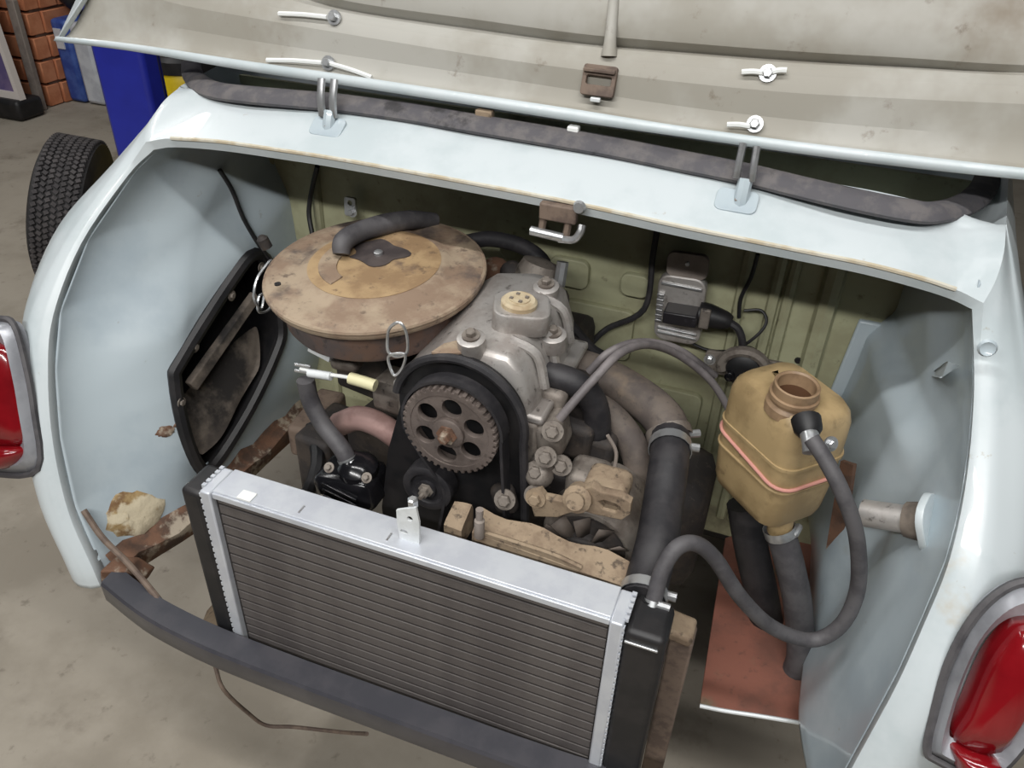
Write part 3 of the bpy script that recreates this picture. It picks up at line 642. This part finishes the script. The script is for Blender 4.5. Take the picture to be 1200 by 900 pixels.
for k in range(4):
    a = .5 + k * 1.57; obj('cap_notch', G().box(cp + Vector((.009 * math.cos(a), .009 * math.sin(a), .012)), (.004, .004, .003)), 'alu_dirty', oc)
for y in (.735, .775, .83):
    p = Vector((-.305 + .060, y, .862 + (y - .72) * .08)); obj('cover_fin', G().tube([p + Vector((-.02, 0, .008)), p + Vector((.012, 0, -.004)), p + Vector((.024, 0, -.045))], .006, 8, 4), 'alu', hd)
for px, py, y in ((552, 396, .705), (560, 352, .83), (640, 335, .845), (648, 392, .78)):
    p = at(px, py, y=y); obj('stud_boss', G().lathe([(.016, -.02), (.016, 0), (.012, .002)], frame(p, (0, -.2, 1)), 18), 'alu', hd); bolt(hd, p + Vector((0, 0, .002)), (0, -.2, 1), .006, .008, 'alu_dirty')
# belt, guard, pulley
R = .0575; T = 40; out = []
for k in range(T):
    a = 2 * math.pi * k / T; d = 2 * math.pi / T
    out += [(R * math.cos(a - d * .30), R * math.sin(a - d * .30)), (R * math.cos(a + d * .14), R * math.sin(a + d * .14)), ((R - .0035) * math.cos(a + d * .24), (R - .0035) * math.sin(a + d * .24)), ((R - .0035) * math.cos(a + d * .6), (R - .0035) * math.sin(a + d * .6))]
pl = obj('camshaft_pulley', G().plate([out, circ(.0475, 48)], .017, Fp @ Matrix.Translation((0, 0, -.0085)), .0008), 'pulley', eng, ang=30)
holes = [circ(.0118, 20, (.0325 * math.cos(a), .0325 * math.sin(a)), sx=1, sy=1) for a in [math.radians(84 + 60 * k) for k in range(6)]]
obj('pulley_web', G().plate([circ(.050, 56)] + holes, .006, Fp @ Matrix.Translation((0, 0, -.004)), .0008), 'pulley', pl)
obj('pulley_hub', G().lathe([(.019, -.006), (.019, .004), (.016, .006)], Fp, 28), 'pulley', pl)
obj('pulley_bolt', G().lathe([(.0125, .005), (.0125, .008), (.0075, .0082), (.0072, .016), (.006, .017)], Fp, 6), 'rust', pl, ang=20)
obj('guard_back', G().plate([[(-.305 + .080 * math.cos(a), .785 + .080 * math.sin(a)) for a in [math.radians(-8 + 196 * k / 30) for k in range(31)]] + [(-.405, .70), (-.42, .60), (-.42, .50), (-.21, .50), (-.215, .60)]], .004, frame((0, .692, 0), (0, -1, 0), (1, 0, 0))), 'black', eng)
arc = [Vector((-.305 + .080 * math.cos(a), .682, .785 + .080 * math.sin(a))) for a in [math.radians(-8 + 176 * k / 30) for k in range(31)]]
arc = [Vector((-.216, .682, .52)), Vector((-.217, .682, .62)), Vector((-.221, .682, .70))] + arc
obj('guard_rim', G().tube(arc, .0055, 8, 0), 'rubber', eng)
bp = []
for k in range(25): a = math.radians(198 - 206 * k / 24); bp.append((-.305 + .0605 * math.cos(a), .785 + .0605 * math.sin(a)))
bp += [(-.240, .70), (-.236, .64), (-.236, .58), (-.245, .555), (-.265, .535), (-.29, .53), (-.315, .55), (-.325, .60), (-.318, .65), (-.316, .69), (-.345, .735)]
bl = [Vector((a, 0, b)) for a, b in bp]; bl = catmull(bl, 3, True)
g = G(); cen = Vector((-.29, 0, .68)); rws = []
for p_ in bl: pass
n_ = len(bl); nr = []
for i in range(n_):
    t = bl[(i + 1) % n_] - bl[i - 1]; nr.append(Vector((t.z, 0, -t.x)).normalized())
sgn = 1 if nr[10].dot(bl[10] - Vector((-.305, 0, .785))) > 0 else -1
def ring(y, d): return [p + q_ * (sgn * d) + Vector((0, y, 0)) for p, q_ in zip(bl, nr)]
g.grid([ring(.660, -.0012), ring(.660, .0022), ring(.680, .0022), ring(.680, -.0012), ring(.660, -.0012)], closed=True)
obj('timing_belt', g, 'rubber', eng, ang=40)
tn = at(500, 573, y=.662); Ft = frame(tn, (0, -1, 0), (1, 0, 0))
tr = obj('tensioner', G().lathe([(.030, -.022), (.032, -.021), (.032, 0), (.028, .002), (.022, .001), (.020, -.003), (.012, -.003), (.012, .002)], Ft, 36), 'rubber', eng)
obj('tensioner_nut', G().lathe([(.010, 0), (.010, .003), (.0065, .0035), (.0065, .011), (.003, .012), (.003, .018)], Ft, 6), 'alu_dirty', tr, ang=20)
# castings at the right of the belt
for px, py, y, w_, h_, d_, M_ in ((640, 520, .70, .032, .045, .05, 'alu_dirty'), (634, 548, .69, .030, .030, .04, 'alu_dirty'), (650, 575, .72, .04, .05, .04, 'grime'), (640, 480, .74, .04, .05, .06, 'alu_dirty'), (668, 520, .75, .05, .05, .06, 'grime'), (690, 545, .76, .05, .08, .06, 'grime'), (665, 480, .80, .05, .05, .08, 'grime'), (588, 590, .672, .030, .040, .02, 'grime')):
    p = at(px, py, y=y); obj('casting', G().box(p + Vector((0, d_ / 2, 0)), (w_, d_, h_), Matrix.Rotation(random.uniform(-.3, .3), 4, 'Y')), M_, eng, bev=.009, seg=3)
for px, py, y in ((628, 552, .685), (640, 535, .69), (648, 505, .70), (627, 580, .672), (658, 545, .70), (592, 585, .660)):
    bolt(eng, at(px, py, y=y), (.1, -.9, .4), .0075, .009, 'alu_dirty', 'bolt')
g = G(); g.lathe([(.016, 0), (.017, .008), (.013, .018), (.008, .021)], frame(at(634, 556, y=.695), (-.1, -.8, .6)), 16); obj('sensor', g, 'alu_dirty', eng)
# outlet on the head and rear bits
fo = at(620, 437, y=.765); obj('outlet_stub', G().tube([fo + Vector((-.02, 0, -.002)), fo + Vector((.006, 0, 0))], .016, 16, 0), 'zinc', eng)
for px, py, y, s_ in ((580, 322, .95, .05), (600, 318, .93, .03), (650, 350, .90, .035), (572, 345, .90, .04), (640, 365, .88, .03)):
    p = at(px, py, y=y); obj('manifold_lug', G().lathe([(s_ * .5, -s_ * .5), (s_ * .55, 0), (s_ * .4, s_ * .3), (s_ * .2, s_ * .4)], frame(p, (random.uniform(-.3, .3), -.5, .8)), 14), 'rust' if s_ > .04 else 'grime', eng)
p = at(632, 318, y=.93); obj('distributor', G().lathe([(.03, -.05), (.03, 0), (.026, .012), (.012, .016)], frame(p, (.2, .3, 1)), 20), 'alu_dirty', eng)
p = at(655, 335, y=.91); obj('clamp_bolt', G().tube([p, p + Vector((0, .01, .03))], .008, 8, 0), 'zinc', eng)
# intake / exhaust side under the filter
for px, py, y, w_, d_, h_, M_ in ((430, 440, .80, .10, .10, .08, 'grime'), (400, 430, .76, .04, .03, .02, 'alu_dirty'), (455, 470, .74, .05, .05, .045, 'alu_dirty'), (445, 540, .78, .10, .12, .10, 'grime'), (370, 555, .76, .06, .10, .12, 'grime'), (350, 520, .85, .05, .12, .06, 'brown_metal')):
    p = at(px, py, y=y); obj('carburettor_body' if h_ == .08 else 'bracket', G().box(p + Vector((0, d_ / 2, 0)), (w_, d_, h_), Matrix.Rotation(random.uniform(-.2, .2), 4, 'Z')), M_, eng, bev=.008, seg=3)
obj('exhaust_pipe', G().tube([at(398, 497, y=.742), at(420, 490, y=.735), at(445, 498, y=.73), at(470, 515, y=.73)], .0165, 16, 6), 'pink_pipe', eng)
g = G(); p = at(376, 412, y=.74); g.box(p, (.032, .01, .012), Matrix.Rotation(.3, 4, 'Y')); obj('tag_plate', g, 'white_metal', eng, bev=.001)
bp_ = at(398, 572, y=.655)
pu = obj('fuel_pump', G().box(bp_ + Vector((0, .03, -.015)), (.085, .06, .05), Matrix.Rotation(-.15, 4, 'Y')), 'black_gloss', eng, bev=.012, seg=3)
for k in range(3): obj('pump_rib', G().box(bp_ + Vector((.0, -.002, -.004 - .010 * k)), (.050, .004, .004), Matrix.Rotation(.25, 4, 'Y')), 'black_gloss', pu, bev=.001)
obj('pump_dome', G().lathe([(.026, -.02), (.026, .004), (.018, .014), (.008, .017)], frame(bp_ + Vector((.012, .028, .016)), (0, -.1, 1)), 22), 'black_gloss', pu)
for px, py in ((386, 548), (430, 560), (378, 585)): bolt(pu, at(px, py, y=.652), (0, -.7, .7), .004, .005, 'alu_dirty')
p0_ = at(352, 640, y=.70); g = G(); g.tube([at(365, 500, y=.80), at(372, 545, y=.74), at(350, 600, y=.70)], .010, 8, 4); obj('support_strut', g, 'black', eng)

# ------------------------------------------------------------------ alternator with its arm
al = thing('alternator', (-.14, .70, .58), 'dirty grey alternator with finned fan below the slotted tan arm', 'alternator')
ac = Vector((-.140, .672, .648)); Fa = frame(ac, (0, -1, 0), (1, 0, 0))
obj('housing', G().lathe([(.050, -.11), (.058, -.10), (.060, -.06), (.058, -.02), (.050, -.008), (.03, -.004)], Fa, 36), 'alu_dirty', al)
fn = obj('fan', G().lathe([(.048, -.004), (.048, .0), (.030, .002), (.026, .010), (.014, .011)], Fa, 32), 'grime', al)
for k in range(11):
    M_ = Fa @ Matrix.Rotation(2 * math.pi * k / 11, 4, 'Z'); g = G(); g.add([M_ @ Vector(v) for v in ((.026, -.008, .002), (.054, -.011, .002), (.054, .006, .014), (.028, .003, .013))], [(0, 1, 2, 3)]); o = obj('fan_blade', g, 'rubber_brown', fn); md = o.modifiers.new('s', 'SOLIDIFY'); md.thickness = .0015
obj('pulley', G().lathe([(.030, .012), (.030, .015), (.022, .020), (.030, .026), (.030, .028), (.008, .028), (.008, .036)], Fa, 28), 'grime', fn)
o_ = [(620, 576), (634, 572), (640, 580), (660, 584), (678, 572), (695, 566), (705, 573), (728, 578), (741, 586), (740, 599), (730, 606), (700, 600), (680, 594), (655, 603), (628, 602)]
sl = [(702, 584), (710, 583), (724, 588), (729, 593), (722, 597), (708, 593)]
arm = obj('adjuster_arm', G().plate([[xz(at(a, b, y=.655)) for a, b in o_][::-1], [xz(at(a, b, y=.655)) for a, b in sl]], .008, frame((0, .655, 0), (0, -1, 0), (1, 0, 0)), .0015), 'tan_rust', al)
obj('arm_lug', G().lathe([(.016, -.01), (.016, .008), (.010, .012), (.010, .018)], frame(at(678, 583, y=.65), (0, -.9, .4)), 14), 'tan_rust', arm)
obj('top_lug', G().box(at(712, 570, y=.69), (.05, .05, .03)), 'tan_rust', al, bev=.010, seg=3)
obj('rear_lug', G().box(at(690, 565, y=.72), (.05, .05, .05)), 'alu_dirty', al, bev=.012, seg=3)
bolt(arm, at(628, 583, y=.650), (0, -1, .2), .007, .008, 'tan_rust')

# ------------------------------------------------------------------ air filter
FT = Matrix.Translation((-.478, .815, .872)) @ Matrix.Rotation(math.radians(5), 4, 'X') @ Matrix.Rotation(math.radians(-1.5), 4, 'Y')
af = thing('air_filter', (-.478, .815, .80), 'round rusty air filter housing on top of the engine', 'air filter')
obj('pan', G().lathe([(.05, -.075), (.095, -.062), (.118, -.052), (.122, -.045), (.124, -.004), (.134, -.001), (.134, .003)], FT, 64), 'filter_pan', af, ang=35)
ld = obj('cover', G().lathe([(.1375, -.006), (.1395, -.002), (.1395, .004), (.135, .008), (.120, .0095), (.112, .0100), (.098, .0095), (.092, .0135), (.084, .0150), (.050, .0145), (.030, .013), (.002, .013)], FT, 72), 'rust_lid', af, ang=50)
cc = G(); cc.lathe([(.0835, .0148), (.0838, .0156), (.080, .0160), (.045, .0155), (.03, .0145), (.001, .0142)], FT, 64); obj('centre_disc', cc, 'rust_centre', ld, ang=50)
stn = [( (.036 + .006 * math.sin(5 * a) + .004 * math.sin(3 * a + 1)) * math.cos(a) - .008, (.030 + .005 * math.sin(4 * a)) * math.sin(a) + .022) for a in [2 * math.pi * k / 36 for k in range(36)]]
obj('oil_stain', G().plate([stn], .0012, FT @ Matrix.Translation((0, 0, .0158))), 'oil_stain', ld)
obj('wing_nut', G().lathe([(.006, 0), (.006, .004), (.003, .006)], FT @ Matrix.Translation((-.004, .018, .016)), 12), 'zinc', ld)
cres = [((.070 if k < 14 else .046) * math.cos(a), (.070 if k < 14 else .050) * math.sin(a) * 1.0) for k, a in enumerate([math.radians(150 + 100 * k / 13) for k in range(14)] + [math.radians(245 - 90 * k / 13) for k in range(14)])]
obj('pressed_crescent', G().plate([cres], .002, FT @ Matrix.Translation((0.0, 0, .0158)), .0006), 'rust_lid', ld)
obj('rim_bead', G().tube([FT @ Vector((.137 * math.cos(a), .137 * math.sin(a), .003)) for a in [2 * math.pi * k / 72 for k in range(72)]], .0038, 8, 0, closed=True), 'rust_lid', ld)
for k, (px, py) in enumerate(((325, 330),)):
    p = at(px, py, z=.884); obj('vent_hole', G().lathe([(.004, 0), (.004, .0016)], FT @ Matrix.Translation(FT.inverted() @ Vector((p.x, p.y, .880))) , 12), 'black', ld)
obj('breather_hose', G().tube([at(400, 298, z=.892), at(402, 284, z=.904), at(420, 272, z=.906), at(450, 263, z=.905), at(480, 258, z=.905), at(510, 258, z=.895)], [.011, .013, .013, .014, .013, .010], 12, 6), 'rubber_grey', af)
def clip(pts, parent, r=.0018): return obj('wire_clip', G().tube(pts, r, 6, 5, closed=True), 'zinc', parent)
cy_ = .678
clip([at(a, b, y=cy_ - .004) for a, b in ((457, 384), (468, 378), (476, 390), (477, 412), (466, 418), (455, 412), (454, 396))], af)
clip([at(a, b, y=cy_ - .006) for a, b in ((456, 417), (474, 415), (472, 430), (463, 440), (457, 430))], af)
clip([at(a, b, x=-.622) for a, b in ((318, 305), (308, 316), (300, 330), (298, 350), (306, 362), (310, 345), (314, 322))], af)
clip([at(a, b, x=-.622) for a, b in ((306, 345), (316, 350), (316, 362), (304, 366), (302, 355))], af)
lugp = [(505, 412), (520, 402), (545, 396), (556, 400), (556, 408), (545, 412), (520, 414)]
obj('mount_ear', G().prism([at(a, b, z=.868) for a, b in lugp], (0, 0, -.004)), 'rust_lid', af, bev=.001)
p = at(313, 290, y=.83); obj('rear_lug', G().lathe([(.008, 0), (.008, .014), (.004, .018)], frame(p, (-.3, -.2, 1)), 12), 'grime', af)

# ------------------------------------------------------------------ hoses and pipes
def hose(name, path, r, M, label, n=14, k=6, clamps=(), base=None):
    P = [Vector(p) for p in path]
    t = thing(name, min(P, key=lambda q_: q_.z), label, 'hose' if 'hose' in label else 'pipe' if 'pipe' in label else 'cable')
    obj('tube', G().tube(P, r, n, k), M, t)
    C = catmull(P, 8)
    for f, mm in clamps:
        i = min(len(C) - 2, int(f * (len(C) - 1))); d = (C[i + 1] - C[i]).normalized(); rr = r if not isinstance(r, (list, tuple)) else max(r)
        cl = obj('clamp', G().lathe([(rr * 1.06, -.006), (rr * 1.10, -.006), (rr * 1.10, .006), (rr * 1.06, .006)], frame(C[i], d), 20, caps=False), mm, t)
        sc = C[i] + right * (rr * 1.1) ; obj('clamp_screw', G().lathe([(.005, -.009), (.005, .009), (.003, .012)], frame(sc + Vector((0, -.004, .004)), d.cross(Vector((0, 0, 1))) if abs(d.z) < .9 else (1, 0, 0)), 8), 'zinc', cl)
    return t
hose('coolant_hose', [at(640, 425, y=.88), at(680, 432, y=.88), at(720, 448, y=.87), at(755, 470, y=.85), at(778, 492, y=.83), at(786, 515, y=.81)], .026, 'rubber_brown', 'thick brown dusty hose arching behind the black coolant hose', clamps=((.96, 'alu_dirty'),))
hose('radiator_hose', [at(786, 512, y=.80), at(784, 540, y=.76), at(777, 590, y=.71), at(770, 635, y=.66), at(760, 675, y=.622), at(752, 705, y=.588)], .0235, 'rubber', 'thick black coolant hose running down to the radiator tank', clamps=((.10, 'zinc'), (.95, 'zinc')))
hose('lower_pipe', [at(670, 468, y=.82), at(705, 480, y=.81), at(735, 510, y=.80), at(748, 545, y=.79), at(745, 580, y=.78), at(735, 620, y=.77)], .0185, 'rubber_brown', 'brown bent pipe below the thick brown dusty hose')
hose('outlet_hose', [fo + Vector((.002, 0, 0)), at(650, 441, y=.765), at(678, 452, y=.77), at(697, 475, y=.775), at(700, 515, y=.78), at(692, 545, y=.79)], .0165, 'rubber', 'short black elbow hose on the aluminium head outlet', clamps=((.04, 'zinc'),))
hose('breather_pipe', [at(645, 505, y=.72), at(668, 476, y=.73), at(700, 440, y=.76), at(728, 413, y=.80), at(760, 404, y=.86), at(795, 416, y=.92), at(830, 443, y=.95), at(850, 472, y=.96), at(862, 500, y=.96)], .0052, 'hose_light', 'thin grey hose arching over the thick brown hose')
hose('vacuum_hose', [at(690, 436, y=.82), at(712, 414, y=.83), at(740, 402, y=.86), at(770, 402, y=.90), at(800, 412, y=.93), at(838, 440, y=.97)], .0048, 'hose_light', 'thin short hose lying beside the arching grey hose')
hose('overflow_hose', [at(951, 514, y=.742), at(968, 540, y=.728), at(988, 580, y=.715), at(1004, 630, y=.71), at(1005, 690, y=.71), at(985, 733, y=.70), at(950, 750, y=.69), at(905, 735, y=.67), at(868, 700, y=.65), at(838, 655, y=.64), at(815, 637, y=.63), at(793, 642, y=.615), at(776, 668, y=.60), at(767, 700, y=.585), f1 + Vector((0, 0, .004))], .0085, 'rubber_grey', 'long grey hose looping from the yellowed tank to the radiator', clamps=((.985, 'zinc'),))
hose('tank_drain_hose', [at(914, 622, y=.82), at(925, 660, y=.815), at(935, 710, y=.81), at(938, 770, y=.80), at(925, 800, y=.80)], .0185, 'rubber_grey', 'thick grey hose hanging below the yellowed expansion tank', clamps=((.03, 'zinc'),))
hose('floor_hose', [at(872, 590, y=.90), at(880, 640, y=.89), at(893, 700, y=.88), at(905, 770, y=.87)], .024, 'rubber', 'thick black hose descending beside the hanging grey hose')
hose('fuel_hose', [at(358, 445, y=.70), at(364, 470, y=.70), at(380, 500, y=.695), at(400, 525, y=.685), at(413, 550, y=.68)], .0115, 'rubber_grey', 'grey fuel hose rising from the glossy black pump', clamps=((.93, 'zinc'),))
hose('vent_hose', [at(545, 284, y=.98), at(575, 280, y=.98), at(610, 288, y=.97), at(634, 305, y=.955), at(643, 330, y=.94)], .011, 'rubber', 'black hose bending behind the aluminium head')
fl_ = thing('inline_filter', at(400, 442, y=.70), 'small cream connector on white line beside grey fuel hose', 'connector')
obj('line', G().tube([at(352, 432, y=.70), at(380, 438, y=.70), at(412, 443, y=.70), at(438, 451, y=.70)], .0025, 8, 4), 'putty_white', fl_)
obj('connector', G().tube([at(410, 443, y=.699), at(424, 447, y=.699), at(440, 452, y=.699)], .0075, 10, 2), 'cream', fl_)
obj('ferrule', G().tube([at(362, 437, y=.699), at(388, 441, y=.699)], .0055, 10, 2), 'white_metal', fl_)
for q_ in (427, 434): obj('spring_clip', G().tube([at(346, q_, y=.70), at(364, q_ + 3, y=.70)], .0022, 6, 0), 'zinc', fl_)

# ------------------------------------------------------------------ expansion tank
et = thing('expansion_tank', (.05, .845, .655), 'yellowed plastic expansion tank with pink strap and open neck', 'tank')
U = Vector((.716, -.698, 0)); Wv = Vector((.698, .716, 0)); TC = Vector((.046, .850, 0))
def tsec(z, k, r=.022, dx=0): return [TC + U * a + Wv * b + Vector((dx, 0, z)) for a, b in rrect(.126 * k, .098 * k, r, 5)]
tilt_ = lambda L, a=0: L
S = [tsec(.652, .80), tsec(.656, .90), tsec(.668, .95), tsec(.70, .98), tsec(.748, 1.0), tsec(.7485, 1.03), tsec(.7525, 1.03), tsec(.753, 1.0), tsec(.775, 1.0), tsec(.796, .99), tsec(.808, .94), tsec(.816, .84), tsec(.820, .55), tsec(.821, .2)]
n_ = len(S[0]); g = G(); g.grid(S, closed=True); g.f += [tuple(range(n_)), tuple((len(S) - 1) * n_ + k for k in range(n_))]
tb = obj('tank_body', g, 'tank', et, ang=40)
nk = Vector((.046, .822, .812)); Fn = frame(nk, (.03, -.06, 1))
neck = obj('neck', G().lathe([(.030, -.006), (.029, .004), (.0255, .008), (.0255, .012), (.028, .013), (.028, .018), (.0255, .019), (.0255, .030), (.0235, .031), (.0215, .029), (.0205, .002), (.019, -.002)], Fn, 36, caps=False), 'tank_neck', et, ang=35)
obj('neck_inside', G().lathe([(.0206, .0135), (.001, .0135)], Fn, 30, caps=False), 'tank_in', neck)
strap = []
ph_ = [(a, b) for a, b in rrect(.128, .100, .023, 5)]
obj('strap', G().tube([TC + U * a + Wv * b + Vector((0, 0, .730 + .030 * (-a) / .06 * .25)) for a, b in ph_], .0023, 8, 0, closed=True), 'pink', et)
obj('seam_cord', G().tube([TC + U * a * .985 + Wv * b * .985 + Vector((0, 0, .716)) for a, b in ph_], .0020, 6, 0, closed=True), 'tank', et)
p = at(950, 515, y=.752); obj('nipple', G().tube([p + Vector((-.008, .022, .004)), p, p + Vector((.004, -.012, -.008))], .0100, 12, 3), 'zinc', et)
obj('nipple_boss', G().lathe([(.016, -.014), (.015, 0), (.011, .006)], frame(p + Vector((-.004, .012, .003)), (.3, -.85, -.3)), 16), 'black', et)
p = at(973, 520, y=.76); bolt(et, p, (.5, -.7, .4), .005, .006, 'zinc', 'clamp_screw')
p = at(914, 612, y=.82); obj('drain_spout', G().tube([p + Vector((0, 0, .03)), p + Vector((.002, 0, -.015))], .015, 14, 0), 'tank', et)
g = G(); q0 = TC + U * .06 + Wv * .0; g.prism([at(985, 540, y=.87), at(1000, 545, y=.86), at(985, 650, y=.86), at(965, 660, y=.87)], (.004, .004, 0)); obj('tank_bracket', g, 'rust', et)

# ------------------------------------------------------------------ ignition module and coil on the bulkhead
im = thing('ignition_module', at(800, 380, y=1.03), 'finned aluminium ignition module with black plug on the green bulkhead', 'module')
Fm = frame(at(798, 357, y=1.03), (0, -1, 0), (.995, 0, .05))
def fm(a, b, c=0): return Fm @ Vector((a, b, c))
obj('base', G().plate([rrect(.066, .104, .016)], .012, Fm @ Matrix.Translation((0, -.004, .002)), .003), 'alu', im)
cs = obj('case', G().box(fm(.006, -.002, .014), (.046, .018, .056), Fm), 'label_black', im, bev=.002)
for v in cs.data.vertices: pass
for k in range(6): obj('heat_fin', G().box(fm(-.027, .018 - .008 * k, .012), (.010, .010, .004)), 'zinc', im, bev=.0008)
for b_ in (.034, -.036, -.043): obj('cross_fin', G().box(fm(0, b_, .010), (.056, .008, .004)), 'zinc', im, bev=.0008)
obj('top_bracket', G().plate([rrect(.056, .036, .010)], .006, Fm @ Matrix.Translation((.004, .064, .006)), .001), 'steel_grey', im)
bolt(im, fm(.004, .068, .010), (0, -1, 0), .003, .003, 'zinc', 'screw', False)
pg_ = obj('plug', G().tube([fm(.028, -.002, .014), fm(.042, -.003, .014), fm(.064, -.006, .014), fm(.072, -.008, .014)], [.018, .017, .013, .009], 10, 3), 'black', im)
obj('plug_latch', G().box(fm(.038, .0, .030), (.014, .006, .030)), 'alu_dirty', pg_, bev=.002)
obj('lead', G().tube([fm(.070, -.008, .014), fm(.084, -.016, .016), fm(.092, -.04, .014), fm(.090, -.07, .006), fm(.080, -.10, .0)], .0055, 8, 5), 'rubber', im)
ck = thing('ignition_coil', at(872, 440, y=1.0), 'dirty metal coil bracket behind the yellowed expansion tank', 'coil')
Fk = frame(at(872, 430, y=1.02), (0, -1, 0), (1, 0, .05))
obj('bracket_plate', G().plate([rrect(.11, .036, .006), circ(.010, 16, (.0, .002))], .004, Fk, .0008), 'alu_dirty', ck)
obj('coil_ring', G().tube([Fk @ Vector((.030 * math.cos(a), .006 + .026 * math.sin(a), .012)) for a in [math.radians(-20 + 220 * k / 16) for k in range(17)]], .008, 8, 0), 'alu_dirty', ck)
obj('coil_body', G().lathe([(.024, -.02), (.024, .012), (.018, .016), (.008, .017)], Fk @ Matrix.Translation((0, .002, .004)), 22), 'black', ck)
for a in (-.016, .014): obj('terminal', G().lathe([(.007, 0), (.007, .008), (.004, .010)], Fk @ Matrix.Translation((a, -.004, .020)), 12), 'black_gloss', ck)
for a in (-.048, .046): bolt(ck, Fk @ Vector((a, .004, .003)), (0, -1, 0), .005, .004, 'zinc')

# ------------------------------------------------------------------ cables and rods
def cable(name, path, r, M, label): return obj(name, G().tube(path, r, 8, 6), M, label=label, cat='cable' if 'cable' in label else 'rod' if 'rod' in label else 'wire')
cable('module_wire', [at(802, 398, y=1.03), at(830, 410, y=1.03), at(860, 410, y=1.02), at(885, 395, y=1.02), at(898, 378, y=1.03), at(892, 364, y=1.04), at(872, 364, y=1.04)], .0022, 'black', 'thin black wire looping around the ignition module plug')
cable('roof_wire', [at(888, 298, y=1.03), at(880, 325, y=1.035), at(868, 350, y=1.04), at(866, 372, y=1.04)], .0028, 'black', 'black wire dropping from the deck to the ignition plug')
cable('wall_cable', [wall_px(-1, 252, 198) + Vector((.008, 0, 0)), wall_px(-1, 268, 222) + Vector((.006, 0, 0)), wall_px(-1, 282, 256) + Vector((.006, 0, 0)), wall_px(-1, 300, 288) + Vector((.008, 0, 0)), wall_px(-1, 312, 312) + Vector((.02, 0, 0))], .0034, 'black', 'black cable clipped along the pale left inner fender')
cable('bulkhead_cable', [at(372, 195, y=1.03), at(366, 220, y=1.035), at(362, 248, y=1.03), at(366, 275, y=1.02)], .004, 'black', 'black cable hanging on bulkhead behind the rusty air filter')
cable('harness_cable', [at(690, 405, y=1.0), at(712, 385, y=1.03), at(755, 362, y=1.03), at(765, 300, y=1.035), at(770, 270, y=1.04)], .0045, 'rubber', 'black harness cable beside the finned ignition module')
cable('plug_cable', [at(650, 365, y=.93), at(672, 385, y=.94), at(692, 408, y=.95), at(712, 420, y=.96)], .008, 'rubber', 'black plug cable leaving the aluminium head')
cable('dipstick_rod', [at(712, 510, y=.72), at(722, 530, y=.72), at(719, 555, y=.715), at(717, 570, y=.71)], .0022, 'steel_grey', 'thin bent steel rod behind the slotted tan arm')
cable('brace_rod', [at(98, 598, y=.585), at(120, 630, y=.575), at(150, 660, y=.56), at(180, 695, y=.545), at(203, 726, y=.525)], .0045, 'brown_metal', 'rusty thin rod slanting down to the dark cross bar')
cable('loose_wire', [at(252, 780, y=.52), at(262, 808, z=.36), at(290, 835, z=.28), at(312, 850, z=.24), at(345, 852, z=.24), at(400, 858, z=.26), at(430, 860, y=.53)], .0028, 'brown_metal', 'loose brown wire dangling below the dark cross bar')
ec = thing('earth_clip', at(412, 245, y=1.02), 'small shiny metal clip on the bulkhead above the rusty air filter', 'clip')
obj('clip_plate', G().plate([rrect(.020, .030, .004), circ(.004, 12, (0, .006))], .004, frame(at(411, 242, y=1.03), (0, -1, .1)), .0008), 'zinc', ec)
bolt(ec, at(413, 248, y=1.026), (0, -1, .1), .005, .006, 'zinc')
# brackets right of the radiator
bk = thing('side_post', (-.012, .62, .36), 'brown steel post with tan cap right of the radiator', 'post')
pt = at(795, 748, y=.61)
obj('post', G().box((pt.x + .004, .625, (pt.z + .30) / 2), (.026, .03, pt.z - .30 - .01)), 'brown_metal', bk, bev=.003)
obj('cap', G().box(pt + Vector((-.006, .015, 0)), (.042, .034, .016), Matrix.Rotation(.15, 4, 'Y')), 'tan_rust', bk, bev=.005, seg=3)
lp_ = thing('left_stay', at(240, 740, y=.56), 'brown stay plate behind the radiator at the cross bar', 'stay')
g = G(); g.prism([at(232, 740, y=.55), at(252, 738, y=.55), at(250, 710, y=.60), at(242, 716, y=.60)], (.0, .012, 0)); obj('stay_plate', g, 'tan_rust', lp_, bev=.002)
obj('stay_foot', G().box(at(262, 748, y=.55), (.03, .02, .014)), 'black', lp_, bev=.003)
